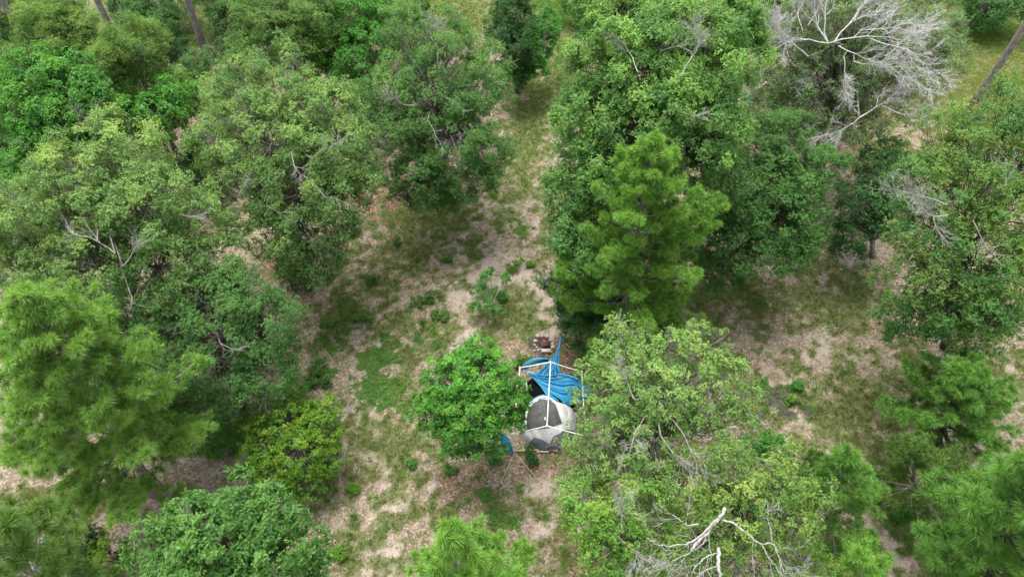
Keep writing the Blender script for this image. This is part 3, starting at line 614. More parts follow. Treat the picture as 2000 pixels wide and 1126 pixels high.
T('oak_tree', 'dark shaded oak below the tent with bright fringe along the bottom edge', 'oak tree',
  [(1150,1000,55),(1210,1050,60),(1180,1110,50),(1260,1090,60),(1240,1000,50)], 'oak', base=(1230,1180), rc=.5, bare=.10, young=.5, dens=.85, dead=[(1215,1040,-10,-60,1.6,.04,4),(1200,1040,40,30,1.6,.04,4),(1250,1060,-10,40,1.6,.04,3)])
DLC = T('dead_limbed_oak', 'yellow green oak at the bottom edge with a broken pale forked dead limb', 'oak tree',
  [(1440,930,60),(1520,930,60),(1360,960,55),(1440,1010,75),(1540,1010,60),(1350,1050,60),(1440,1100,70),(1550,1090,60),(1400,900,35),(1580,970,35)],
  'oakyl', base=(1430,1150), rc=.5, bare=.07, young=.6, dens=.85, leaf=(.09, .045), tw_mat=M_DEADN, trunk_r=.2)
T('shrub', 'bright green bushy top between the light oak and the bottom oak', 'bush', [(1470,870,35),(1510,880,28),(1440,890,25)], 'gum', zc=5, rc=.4, young=.15, core=False)
T('shrub', 'round yellow green vine covered bush left of the clearing', 'bush',
  [(505,850,32),(508,900,32),(560,820,48),(620,830,45),(520,860,42),(580,880,60),(630,890,38),(540,920,40),(600,930,42),(570,800,30),(640,800,18)], 'vine', zc=2.4, rc=.28, young=.42, leaf=(.095, .055), dens=1.1)
T('broadleaf_oak', 'large leaved deep green oak at the bottom edge left of the clearing', 'oak tree',
  [(460,990,45),(530,1010,50),(390,1010,45),(340,1060,50),(440,1070,70),(540,1080,60),(600,1070,38),(300,1080,38),(380,1120,60),(500,1140,60),(610,1120,30)],
  'broad', base=(560,1260), rc=.5, bare=.03, young=.6, leaf=(.125, .055), ros=7, dens=1.1)
T('shrub', 'yellow speckled vine tangle between the big pine and the bottom edge', 'bush', [(140,1070,45),(200,1100,45),(150,1120,40),(90,1090,35)], 'vine', zc=2, rc=.45, young=.5, pal2=('holly', .5))
T('shrub', 'small bright green bush just below the sweetgum', 'bush', [(965,893,13),(958,880,10)], 'gum', zc=.4, rc=.22, young=.25, core=False, trunk_r=.03, zmin=.05)
T('shrub', 'small dark bush at the tent foot beside the guy ropes', 'bush', [(1035,882,8),(1040,896,9)], 'holly', zc=.3, rc=.22, young=.2, core=False, trunk_r=.03, zmin=.05)
# separate small plants in the clearing
WEEDS = [(803,902,9,'gum','bright green leafy weed standing alone in grass right of the vine covered bush'),
 (636,628,8,'vine','yellow green weed on brown litter left of the dark creeping weeds'),
 (870,505,7,'gum','tiny bright weed in the upper clearing below the olive grass'),
 (775,470,7,'gumdk','small dark weed on the olive grass of the upper clearing'),
 (725,545,10,'gumdk','dark weed below the large rounded oak on the left of the clearing'),
 (812,586,10,'oakyl','olive weed on pale sand, left one of a row of four'),
 (838,580,10,'gumdk','dark weed between two olive weeds in mid clearing'),
 (865,612,13,'oakyl','wide olive weed clump left of the pale sandy track'),
 (712,618,12,'oakyl','low olive weed above the square patch of creeping weeds'),
 (985,578,11,'gum','bright little weed just right of the bare stemmed sapling'),
 (1012,520,12,'oakyl','olive weed on pale litter up and right of the sapling'),
 (1033,512,6,'vine','yellow green weed left of the central pine'),
 (695,455,10,'gumdk','dark weed against the right side of the large rounded oak'),
 (600,720,16,'gumdk','wide dark weed clump at the left rim of the clearing'),
 (615,750,14,'gumdk','dark leafy clump directly above the vine covered bush'),
 (690,950,10,'vine','yellow flecked weed at the lower right of the vine covered bush'),
 (665,1080,17,'vine','big yellow flecked weed on sand beside the bottom large leaved oak'),
 (880,915,10,'gumdk','dark weed in the shade just below the sweetgum'),
 (1560,752,10,'gum','bright weed growing at the edge of the black charred ground'),
 (1548,780,8,'vine','small yellowish weed on the black charred ground'),
 (1740,650,14,'gumdk','dark weed under the open light green oak'),
 (1018,700,12,'gumdk','dark weed beside the fire ring, left of the concrete block'),
 (470,870,12,'vine','yellow flecked weed touching the left side of the vine covered bush'),
 (420,890,8,'vine','small yellow flecked weed in shade right of the huge pine'),
 (1740,980,13,'vine','yellow flecked fern clump right of the soft green pine'),
 (1770,1003,16,'gum','bright green fern clump left of the lower right pine'),
 (1722,945,12,'gum','bright fern clump close against the soft green pine')]
for (u, v, r, k, lab) in WEEDS:
    T('weed_plant', lab, 'weed', [(u+r*rng.normal()*.75, v+r*rng.normal()*.5, r*rng.uniform(.35, .7)) for _ in range(5)], 'weed' if k == 'gumdk' else k, zc=.18, rc=.13, young=.35, core=False, trunk_r=.012, zmin=.02, leaf=(.06, .035), ros=5, dens=2.6, flat=.45, group='low weeds scattered over the clearing')
T('sapling', 'thin pale stemmed sapling with sparse leaves standing alone in the clearing', 'sapling', [(944,547,11),(958,530,8),(985,544,11),(930,600,11),(955,600,10),(972,606,9),(936,560,8)], 'gumdk', base=(960,603), rc=.2, young=.3, core=False, trunk_r=.022, zmin=.1, leaf=(.08,.045), ros=5, dens=1.8, bark=M_DEAD)
def tussock(u, v, label, n=170, h=.42):
    B = at(u, v); B[2] = 0; mb = MB(); D = nrm(rand_dirs(n)*.75+np.array([0, 0, 1.0])); P = B+np.hstack([rng.normal(size=(n, 2))*.05, np.zeros((n, 1))]); S = nrm(np.cross(D, rand_dirs(n)))*.011
    hh = h*rng.uniform(.5, 1.1, n)[:, None]; m_ = P+D*hh*.6; tip = P+D*hh+np.array([0, 0, -1])*hh*.3*np.linalg.norm(D[:, :2], axis=1, keepdims=True)
    V = np.stack([P-S, P+S, m_+S, m_-S, tip], 1).reshape(-1, 3); b = (np.arange(n)*5)[:, None]; c = np.array((.13, .23, .05))*(.7+.6*rng.random((n, 1)))
    mb.add(V, b+np.array([[0, 1, 2, 3]]), c); mb.f[3].append(b+np.array([[3, 2, 4]])); mb.c[3].append(c)
    o = mb.build('grass_tussock', M_GRASS, origin=tuple(B)); tag(o, label, 'grass tuft')
tussock(825, 632, 'round tuft of long bright grass alone on pale sand in mid clearing')
tussock(690, 1010, 'tuft of yellow green grass on sand near the bottom left of the clearing', 130, .35)
# --- pines
pine_tree('pine_tree', 'bright green bushy pine in the middle with one arm reaching right', (1195, 690), (1282, 268), 3.4, 'pinegn', low=.10, nb=125, ln=.29, kn=95, side=1.3,
   arms=[(1110,540,5),(1130,500,6.2),(1085,575,4),(1150,610,3.2),(1315,600,3.6),(1300,540,5.5),(1412,425,10.8),(1390,460,10.2),(1350,470,9.6),(1160,400,9.8),(1095,520,4.5),(1090,555,3.2),(1100,590,2.6),(1120,480,6),(1290,620,2.4),(1250,640,2),(1330,570,3),(1180,370,9.5)], dead=5)
pine_tree('pine_tree', 'huge long needled pine filling the lower left of the picture', (300, 960), (50, 575), 3.45, 'pine', low=.2, nb=125, ln=.33, kn=90, trunk_r=.24, side=1.15, tw=.6, dead=14)
pine_tree('pine_tree', 'dark blurred pine top in the bottom left corner', (160, 1290), (10, 1020), 2.8, 'pinedk', low=.3, nb=46, ln=.34, kn=75, tw=.5)
pine_tree('pine_tree', 'yellow green pine top poking in at the left edge', (40, 360), (-25, 200), 1.9, 'pine', low=.4, nb=34, ln=.30, kn=70)
pine_tree('pine_tree', 'young green pine with three pointed tips at the bottom edge', (935, 1300), (875, 1040), 2.3, 'pinegn', low=.15, nb=60, ln=.30, kn=85, arms=[(965,1045,9.5),(820,1100,8),(1030,1080,7.5),(910,1040,9.5)])
pine_tree('pine_tree', 'pine tip catching light at the top edge over the fine leaved oak', (835, 150), (822, -25), 1.7, 'pine', low=.35, nb=40, ln=.30, kn=65)
pine_tree('pine_tree', 'dark round headed pine right of the charred ground', (1830, 880), (1880, 725), 2.9, 'pinesf', low=.25, nb=74, ln=.30, kn=80, bark=M_BARK_DARK)
pine_tree('pine_tree', 'dull dark pine sapling left of the round headed pine', (1790, 1000), (1790, 870), 2.1, 'pinedk', low=.2, nb=44, ln=.28, kn=70)
pine_tree('pine_tree', 'large mid green pine filling the lower right corner', (1900, 1190), (2045, 890), 3.0, 'pinesf', low=.22, nb=96, ln=.36, kn=72, trunk_r=.22, side=1.1, tw=.55, bark=M_BARK_DARK, dead=8)
pine_tree('pine_tree', 'soft green pine behind the yellow green bottom oak', (1615, 1080), (1655, 890), 1.9, 'pinesf', low=.2, nb=58, ln=.28, kn=75)
pine_tree('pine_tree', 'small green pine left of the soft green pine', (1575, 985), (1590, 890), 1.4, 'pinedk', low=.2, nb=34, ln=.25, kn=70)
pine_tree('pine_tree', 'low green pine crown at the bottom edge below the soft green pine', (1650, 1220), (1680, 1085), 2.0, 'pinegn', low=.2, nb=44, ln=.3, kn=75)
# tall pines whose crowns rise out of the frame
for (b, H, lab, lean) in [((403,108),22,'tall grey pine trunk rising from the blue green bush at the top left',(.2,.6)),((62,100),22,'tall brown pine trunk at the far left corner',(-.2,.4)),((226,78),20,'dark pine trunk at the top edge left of the bare grey one',(0,.3)),
                          ((1885,225),22,'tall slender grey pine trunk crossing the yellow grass at the right',(.3,.2)),((4,425),20,'dark pine trunk base at the left edge beside the large oak',(-.3,.5))]:
    B = at(*b); top = np.array([B[0]+lean[0], B[1]+lean[1], H])
    e = empty('tall_pine', (B[0], B[1], 0), lab, 'pine tree', 'tall bare trunked pines')
    tb = MB(); cb = MB(); t = np.linspace(0, 1, 12); p = np.array([B[0], B[1], -.1])+(top-np.array([B[0], B[1], -.1]))*t[:, None]; p[:, 0] += .12*np.sin(t*6); tb.path(p, .29*(1-.7*t), 12)
    TT = []; DD = []
    for i in range(34):
        q = .78+.22*i/34; a = p[0]+(top-p[0])*q; an = i*2.4; L_ = 2.6*(1-q)/.22*.8+.5; d = np.array([math.cos(an)*.85, math.sin(an)*.85, .45]); m_ = a+d*L_*.6
        tb.path([a, m_, a+d*L_+np.array([0, 0, .2])], [.04, .025, .01], 5)
        for k in range(9): s_ = rng.uniform(.4, 1.05); TT.append(a+d*L_*s_+rng.normal(size=3)*.3); DD.append(nrm(d+rng.normal(size=3)*.4+np.array([0, 0, .4])))
    needles(cb, np.array(TT), np.array(DD), .3, 60, 'pine')
    tb.build('trunk', M_BARK_PINE, e, smooth=True); cb.build('crown', M_NEEDLE, e)

# ------------------------------------------------------------------ the camp
M_PVC = mat_noise('white_pipe', (.55, .55, .53), (.72, .72, .70), 3, .35, spec=.5, bump=.02)
M_TARP = mat_noise('blue_tarp', (.010, .185, .36), (.022, .27, .48), 3, .42, spec=.5, bump=.25, bd=.03, trans=.2)
M_TEAL = mat_noise('teal_fabric', (.02, .13, .17), (.04, .19, .23), 4, .6, spec=.4, bump=.2, trans=.15)
M_TRIM = mat_noise('blue_trim', (.02, .22, .50), (.05, .32, .62), 6, .5, spec=.4, bump=.1)
M_FLY = mat_noise('grey_fly', (.36, .355, .335), (.55, .55, .54), 1.6, .55, spec=.4, bump=.35, bd=.03)
M_WIN = mat_noise('charcoal_fabric', (.042, .041, .039), (.072, .069, .066), 3, .6, spec=.35, bump=.4, bd=.03)
M_SKIRT = mat_noise('slate_fabric', (.10, .105, .115), (.16, .165, .18), 4, .6, spec=.35, bump=.4, bd=.03)
M_MESH = mat_noise('black_mesh', (.0025, .0025, .003), (.006, .006, .0065), 20, .9, spec=.03, bump=.2)
M_STONE = mat_noise('stone', (.26, .22, .18), (.44, .39, .33), 6, .9, bump=.5)
M_CONC = mat_noise('concrete', (.34, .30, .25), (.46, .42, .36), 9, .9, bump=.3)
M_RUST = mat_noise('rust', (.055, .028, .022), (.12, .065, .05), 8, .8, bump=.3)
M_CARD = mat_noise('cardboard', (.30, .20, .13), (.46, .33, .23), 5, .9, bump=.3)
M_ROPE = mat_noise('rope', (.38, .34, .28), (.55, .50, .42), 20, .9)
# canopy frame
FL, FR, RL, RR = (np.array(p) for p in ((.42, 18.85, 2.1), (3.66, 18.6, 2.1), (.03, 15.05, 2.1), (3.62, 14.95, 2.1)))
RF, RB = np.array((2.01, 18.82, 2.7)), np.array((1.70, 15.19, 2.7))
e = empty('canopy_frame', (1.85, 17, 0), 'white pipe frame of a peaked canopy with its cover gone, standing over the tent', 'canopy frame')
def pipe(name, a, b, r=.03, sag=0):
    m = MB(); t = np.linspace(0, 1, 7)[:, None]; p = a+(b-a)*t-np.array([0, 0, 1])*sag*np.sin(t*np.pi); m.path(p, r, 10); return m.build(name, M_PVC, e, smooth=True)
pipe('ridge_pipe', RF, RB, .031, .04)
for a, b in ((RF, FL), (RF, FR), (RB, RL), (RB, RR)): pipe('rafter', a, b, .028, .02)
pipe('eave_pipe', FR, RR, .029, .06); pipe('eave_pipe', FL, RL, .029, .05)
for c in (FL, FR, RL, RR): pipe('leg', c, np.array([c[0], c[1], -.03]), .028)
for c in (RF, RB, FL, FR, RL, RR):
    m = MB(); d = .10
    for ax in ((1, 0, 0), (0, 1, 0), (0, 0, 1)): m.path([c-np.array(ax)*d*.6, c+np.array(ax)*d*.6], .038, 10)
    m.build('connector', M_PVC, e, smooth=True)
# tent : a dome with superelliptic footprint
TC = np.array([1.86, 17.25]); TA, TB_, THt = 1.50, 2.10, 1.72
def dome(x, y):
    q = (np.abs((x-TC[0])/TA)**2.6+np.abs((y-TC[1])/TB_)**2.6)
    h = np.clip(1-q, 0, 1)**.52*THt
    return h
def dome_off(x, y, o):
    z = dome(x, y); ep = .02; gx_ = (dome(x+ep, y)-dome(x-ep, y))/(2*ep); gy_ = (dome(x, y+ep)-dome(x, y-ep))/(2*ep)
    gx_ = np.clip(gx_, -6, 6); gy_ = np.clip(gy_, -6, 6); N = nrm(np.stack([-gx_, -gy_, np.ones_like(z)], -1))
    return np.stack([x, y, z], -1)+N*np.asarray(o)[..., None]
def hit(u, v, o=.03):
    d = ray(u, v); d = d/np.linalg.norm(d); s = 24.0
    while s < 60:
        p = np.array([0, 0, CAMH])+d*s
        if p[2] <= max(dome(p[0], p[1])+o, .02): return p
        s += .01
    return p
def inpoly(u, v, poly):
    c = np.zeros(u.shape, bool); n = len(poly)
    for i in range(n):
        x1, y1 = poly[i]; x2, y2 = poly[i-1]
        if y1 == y2: continue
        k = ((y1 > v) != (y2 > v)) & (u < (x2-x1)*(v-y1)/(y2-y1)+x1); c ^= k
    return c
# polar grid hugging the dome
na, nr_ = 360, 130
th = np.linspace(0, 2*np.pi, na, endpoint=False); rr_ = 1-(1-np.linspace(0, 1, nr_))**1.9
sx = np.sign(np.cos(th))*np.abs(np.cos(th))**(2/2.6); sy = np.sign(np.sin(th))*np.abs(np.sin(th))**(2/2.6)
DX = TC[0]+TA*rr_[:, None]*sx[None]; DY = TC[1]+TB_*rr_[:, None]*sy[None]
FLY = [(1026,808),(1029,795),(1037,782),(1050,773.5),(1062,771),(1076,776),(1088,784),(1104,789),(1118,798),(1127,812),(1132,850),(1135,900),(990,900),(1003,850),(1015,843),(1024,822)]
WIN = [(1028,838),(1029,812),(1033,797),(1042,786),(1056,779),(1074,780),(1085,789),(1091,806),(1098,826),(1088,829),(1076,834),(1060,836),(1046,837),(1028,842)]
LOW = [(1030,900),(1031,868),(1043,854),(1058,858),(1073,867),(1075,900)]
LOW2 = [(1076,900),(1073,868),(1080,853),(1094,846),(1104,838),(1128,842),(1140,900)]
te = empty('tent', (TC[0], TC[1], 0), 'dome tent with light grey fly over its near half and black mesh behind', 'tent')
def dome_part(name, poly, off, mat, holes=(), wr=.0, edge=0):
    o = off+wr*((vnoise(DX*2.2, DY*2.2+5, 3)-.5)+.6*np.abs(np.sin((DX*3.1+DY*.7+vnoise(DX*1.5, DY*1.5, 8)*3)*2.2))-.3)
    V = dome_off(DX, DY, o); V[..., 2] = np.maximum(V[..., 2], .015)
    Dp = V[..., 1]*CS-(V[..., 2]-CAMH)*SN; U = 1000+FPX*V[..., 0]/Dp; W = 563-FPX*(V[..., 1]*SN+(V[..., 2]-CAMH)*CS)/Dp
    i = np.arange(nr_-1)[:, None]; j = np.arange(na)[None]; j2 = (j+1) % na
    F = np.stack([i*na+j+0*j2, (i+1)*na+j, (i+1)*na+j2, i*na+j2], -1).reshape(-1, 4)
    Uf, Wf = U.ravel()[F].mean(1), W.ravel()[F].mean(1)
    k = inpoly(Uf, Wf, poly) if poly else np.ones(len(F), bool)
    for h in holes: k &= ~inpoly(Uf, Wf, h)
    if poly: k &= (V[..., 1].ravel()[F].mean(1) < 18.6)
    F = F[k]; used = np.unique(F); mp_ = -np.ones(V.size//3, int); mp_[used] = np.arange(len(used))
    m = MB(); m.add(V.reshape(-1, 3)[used], mp_[F]); ob = m.build(name, mat, te, smooth=True)
    if poly:
        sd = ob.modifiers.new('thickness', 'SOLIDIFY'); sd.thickness = .008
    return ob
dome_part('mesh_body', None, 0, M_MESH, wr=.03)
dome_part('rain_fly', FLY, .045, M_FLY, holes=[LOW, LOW2], wr=.05)
dome_part('side_window', WIN, .075, M_WIN, wr=.045)
dome_part('skirt', LOW, .028, M_SKIRT, wr=.03); dome_part('skirt', LOW2, .028, M_SKIRT, wr=.03)
WALL = [(1007,765),(1012,742),(1019,738),(1023,745),(1024,785),(1020,800),(1008,790)]
dome_part('side_wall', WALL, .02, M_WIN, wr=.02)
def on_dome(name, pts, r, mat, o=.06, sides=6):
    P = [hit(u, v, o) for (u, v) in pts]; t = np.linspace(0, len(P)-1, len(P)*4); P = np.array(P)
    P = np.stack([np.interp(t, range(len(P)), P[:, k]) for k in range(3)], 1)
    m = MB(); m.path(P, r, sides); return m.build(name, mat, te, smooth=True)
on_dome('blue_piping', [(1028,799),(1031,791),(1038,781.5),(1050,773.5),(1062,770.5),(1076,775),(1086,781)], .024, M_TRIM)
on_dome('pole_sleeve', [(1030,803),(1033,794),(1041,784),(1053,777.5),(1066,775),(1080,781),(1090,798),(1096,815),(1100,827)], .032, M_FLY, .07)
on_dome('fly_strap', [(1027,739),(1028.5,752),(1030.5,768),(1029.5,783),(1027,796)], .045, M_FLY)
on_dome('fly_strap', [(1021,740),(1015,749),(1008,757)], .04, M_FLY)
on_dome('fly_rib', [(1029,803),(1028,825),(1027,850),(1024,868)], .03, M_FLY, .055)
on_dome('seam', [(1075,832),(1078,848),(1073,867)], .012, M_WIN, .07)
on_dome('seam', [(1118,801),(1126,820),(1127,832)], .014, M_WIN, .07)
on_dome('fly_tab', [(1064,814),(1065,820)], .03, M_PVC, .10)
# far end : teal half-moon vestibule held by a blue hoop
def arcpts(P, n=24):
    P = np.array(P, float); t = np.linspace(0, len(P)-1, n); k = np.clip(t.astype(int), 0, len(P)-2); f = (t-k)[:, None]
    P_ = np.vstack([2*P[0]-P[1], P, 2*P[-1]-P[-2]]); a, b, c, d = P_[k], P_[k+1], P_[k+2], P_[k+3]
    return .5*((2*b)+(-a+c)*f+(2*a-5*b+4*c-d)*f*f+(-a+3*b-3*c+d)*f**3)
top = arcpts([at(1018,719,1.15), at(1031,705,1.55), at(1050,699.5,1.7), at(1070,701,1.6), at(1092,712,1.3)])
bot = arcpts([at(1018,721,1.1), at(1036,717,1.35), at(1052,710,1.45), at(1070,706,1.4), at(1090,714,1.2)])
q = np.linspace(0, 1, 8)[:, None, None]; G = top[None]*(1-q)+bot[None]*q; G[..., 2] += .10*np.sin(q[..., 0]*np.pi)
def grid_mesh(name, G, mat, parent, thick=.01):
    a, b = G.shape[:2]; i, j = np.meshgrid(np.arange(a-1), np.arange(b-1), indexing='ij')
    F = np.stack([i*b+j, i*b+j+1, (i+1)*b+j+1, (i+1)*b+j], -1).reshape(-1, 4); m = MB(); m.add(G.reshape(-1, 3), F)
    o = m.build(name, mat, parent, smooth=True); s_ = o.modifiers.new('thickness', 'SOLIDIFY'); s_.thickness = thick; return o
grid_mesh('vestibule', G, M_TEAL, te)
m = MB(); m.path(top, .03, 8); m.build('vestibule_hoop', M_TRIM, te, smooth=True)
m = MB(); m.path(arcpts([at(1026,727,1.1), at(1036,716,1.5), at(1052,709.5,1.6), at(1068,707,1.6)], 14), .028, 8); m.build('vestibule_hoop', M_TRIM, te, smooth=True)
# blue tarp remnant
def coons(T_, B_, L_, R_, nu=60, nv=40, fold=0, nf=9, rad=False):
    T_, B_, L_, R_ = arcpts(T_, nu), arcpts(B_, nu), arcpts(L_, nv), arcpts(R_, nv)
    u = np.linspace(0, 1, nu)[None, :, None]; v = np.linspace(0, 1, nv)[:, None, None]
    G = (1-v)*T_[None]+v*B_[None]+(1-u)*L_[:, None]+u*R_[:, None]-((1-u)*(1-v)*T_[0]+u*(1-v)*T_[-1]+(1-u)*v*B_[0]+u*v*B_[-1])
    uu, vv = u[..., 0], v[..., 0]
    w_ = vnoise(uu*4+vv*2, vv*3+uu, 12)
    amp = fold*(vv*.9+.1 if rad else np.sin(np.pi*vv)**.6*(.35+.65*np.sin(np.pi*uu)))
    ph = (uu*nf+w_*1.3) if rad else (vv*nf+1.6*np.sin(np.pi*uu)+w_*1.4)
    G[..., 2] += amp*(np.abs(np.sin(ph*np.pi))**.7-.5); G[..., 1] += amp*.5*np.sin(ph*np.pi*1.0+1)
    return G
ta = empty('blue_tarp', at(1080,740,0)*[1, 1, 0], 'torn bright blue tarp hanging in folds from the canopy frame', 'tarp')
apex = at(1089.5,684,2.45)
upper = coons([apex-np.array([.04,0,0]), apex, apex+np.array([.04,0,0])], [at(1048,731,2.0), at(1065,733,1.95), at(1080,733,1.95), at(1093,731,1.98)],
              [apex-np.array([.04,0,0]), at(1070,709,2.2), at(1048,731,2.0)], [apex+np.array([.04,0,0]), at(1091.5,706,2.15), at(1093,731,1.98)], 70, 40, .16, 6, True)
grid_mesh('hanging_corner', upper, M_TARP, ta)
lower = coons([at(1028,726,2.05), at(1050,733,1.9), at(1078,735,1.85), at(1100,732,1.95), at(1130,741,2.05)],
              [at(1040,737,1.9), at(1056,755,1.8), at(1070,774,1.75), at(1090,790,1.6), at(1112,789,1.3), at(1135,786,.9)],
              [at(1028,726,2.05), at(1034,731,1.97), at(1040,737,1.9)], [at(1130,741,2.05), at(1150,757,1.6), at(1153,772,1.2), at(1135,786,.9)], 70, 60, .13, 5)
grid_mesh('draped_sheet', lower, M_TARP, ta)
def rope_path(name, P, r, mat, par, n=24):
    m = MB(); m.path(arcpts(P, n), r, 6); return m.build(name, mat, par, smooth=True)
rope_path('rolled_edge', [at(1028,726,2.09), at(1050,731.5,1.98), at(1075,733,1.95), at(1099,730,2.0), at(1130,740,2.08)], .035, M_TRIM, ta)
rope_path('rolled_edge', [at(1034,728.5,2.06), at(1052,736,1.95), at(1078,739,1.92), at(1104,735,2.0)], .028, M_TARP, ta)
tw = arcpts([apex, at(1093,674,2.5), at(1094,665,2.55), at(1095.5,658,2.6)], 20); m = MB(); m.path(tw, np.interp(np.linspace(0, 1, 20), [0, .4, .8, 1], [.07, .05, .03, .08])*(1+.3*np.sin(np.arange(20)*1.9)), 8); m.build('twisted_end', M_TARP, ta, smooth=True)
rope_path('tie_rope', [at(1095.5,658,2.6), at(1104,668,2.4), at(1114,679,2.2)], .012, M_ROPE, ta)
sc = coons([at(1106,790,1.3), at(1110,788,1.35), at(1115,791,1.3)], [at(1108,806,.9), at(1111,808,.85), at(1116,806,.9)], [at(1106,790,1.3), at(1104,798,1.15), at(1108,806,.9)], [at(1115,791,1.3), at(1112,799,1.1), at(1116,806,.9)], 14, 16, .1, 2)
o = grid_mesh('tarp_scrap', sc, M_TARP, None); tag(o, 'small crumpled scrap of blue tarp caught on the right side of the tent fly', 'tarp scrap')
lo = coons([at(976,846,.9), at(985,848,1.0), at(995,856,.95)], [at(983,880,.12), at(992,880,.10), at(1005,887,.08)], [at(976,846,.9), at(978,862,.5), at(983,880,.12)], [at(995,856,.95), at(1000,872,.6), at(1005,887,.08)], 30, 26, .22, 3)
o = grid_mesh('fallen_tarp', lo, M_TARP, None); tag(o, 'crumpled blue tarp end tied round the near left canopy leg below the sweetgum', 'tarp')
def guy(label, P, tail=None):
    m = MB(); m.path(arcpts(P, 16), .011, 5); o = m.build('guy_rope', M_ROPE, origin=tuple(P[-1])); tag(o, label, 'rope', 'guy ropes of the canopy')
guy('thin guy rope running down and left from the blue tarp end', [at(1005,884,.35), at(992,912,.12), at(977,945,.03)])
guy('thin guy rope running down and right from the blue tarp end', [at(1006,884,.38), at(1030,912,.15), at(1057,944,.03)])
def stake(u, v, lab):
    m = MB(); P = at(u, v, 0); m.path([P+np.array([0, 0, .12]), P+np.array([.02, 0, -.05])], .014, 6); m.box(P+np.array([0, 0, .12]), (.05, .02, .02)); tag(m.build('tent_peg', M_RUST, origin=tuple(P)), lab, 'peg', 'tent pegs')
stake(977, 946, 'rusty peg at the end of the left guy rope'); stake(1057.5, 945, 'rusty peg at the end of the right guy rope')
# fire ring
import bmesh
def stone(u, v, rx, ry, lab, seed):
    P = at(u, v, 0); k = mpp(P); bm = bmesh.new(); bmesh.ops.create_icosphere(bm, subdivisions=3, radius=1)
    for q_ in bm.verts:
        c = q_.co.copy(); d = 1+.30*(float(vnoise(np.array(c.x*1.6+seed), np.array(c.y*1.6+c.z*1.3), seed))-.5)+.12*(float(vnoise(np.array(c.x*4+seed), np.array(c.y*4-c.z*3), seed))-.5)
        q_.co = (c.x*rx*k*d, c.y*ry*k*d*1.1, max(c.z, -.5)*min(rx, ry)*k*d*.75)
    me = bpy.data.meshes.new('fire_ring_stone'); bm.to_mesh(me); bm.free(); me.materials.append(M_STONE); me.polygons.foreach_set('use_smooth', np.ones(len(me.polygons), bool))
    o = bpy.data.objects.new('fire_ring_stone', me); scene.collection.objects.link(o); o.location = (P[0], P[1], min(rx, ry)*k*.33); o.rotation_euler[2] = seed*1.3
    tag(o, lab, 'stone', 'stones around the fire ring')
for i, (x, y, a, b, lab) in enumerate([(435,140,42,38,'large pale round stone at the upper left of the fire ring'),(397,225,44,32,'large wide pale stone on the left of the fire ring'),(385,290,22,24,'small upright stone under the wide left stone'),
    (380,385,21,23,'small round stone at the lower left corner of the fire ring'),(415,330,24,20,'brown stone inside the left edge of the fire ring'),(440,375,30,18,'flat brown stone left of the concrete block'),(500,140,30,26,'tan stone at the top of the fire ring next to the large round one'),
    (592,145,36,32,'broad pale stone at the upper right of the fire ring'),(637,208,22,22,'small white stone on the right above the two large ones'),(680,270,34,22,'flat white stone on the right of the fire ring'),(690,325,38,34,'largest grey stone at the lower right of the fire ring'),
    (545,224,18,17,'small stone lying inside the fire ring above the rusty sheet'),(662,408,22,20,'brown stone right of the concrete block'),(650,365,20,20,'grey stone between the largest grey stone and the block'),(480,362,22,16,'small brown stone above the concrete block')]):
    stone(1000+x/8.66, 640+y/8.66, a/9.6, b/9.6, lab, i+1)
P = at(1065.3, 687, 0); m = MB(); m.box(P+np.array([0, 0, .10]), (.46, .20, .20), rz=R(-1)); o = m.build('concrete_block', M_CONC, origin=tuple(P)); bv = o.modifiers.new('b', 'BEVEL'); bv.width = .012; tag(o, 'cream concrete block at the near side of the fire ring', 'block')
P = at(1064.5, 673.5, 0); m = MB(); m.box(P+np.array([0, 0, .16]), (.50, .34, .012), rz=R(14), rx=R(-6)); m.box(P+np.array([.04, -.17, .15]), (.46, .02, .04), rz=R(14)); o = m.build('rusty_sheet', M_RUST, origin=tuple(P)); tag(o, 'rusty brown metal sheet lying over the ashes inside the fire ring', 'metal sheet')
A = at(1062, 668, 0); m = MB(); th_ = np.linspace(0, 2*np.pi, 28, endpoint=False); rg = []
for rad_, zz in ((.35, .004), (.29, .02), (.16, .03), (.02, .02)):
    k_ = rad_*(1+.14*vnoise(np.cos(th_)*2+rad_*9, np.sin(th_)*2, 3)); rg.append(np.stack([A[0]+k_*np.cos(th_), A[1]+k_*1.05*np.sin(th_), zz+.03*vnoise(np.cos(th_)*5, np.sin(th_)*5+rad_*20, 6)], 1))
rg = np.array(rg); rg = np.concatenate([rg, rg[:, :1]], 1); m.add(rg.reshape(-1, 3), [(a_*29+b_, a_*29+b_+1, (a_+1)*29+b_+1, (a_+1)*29+b_) for a_ in range(3) for b_ in range(28)])
tag(m.build('ash_bed', mat_noise('ash', (.02, .014, .011), (.075, .05, .04), 12, .95, bump=.6), smooth=True, origin=tuple(A)), 'dark reddish brown ash bed inside the ring of stones', 'ashes')
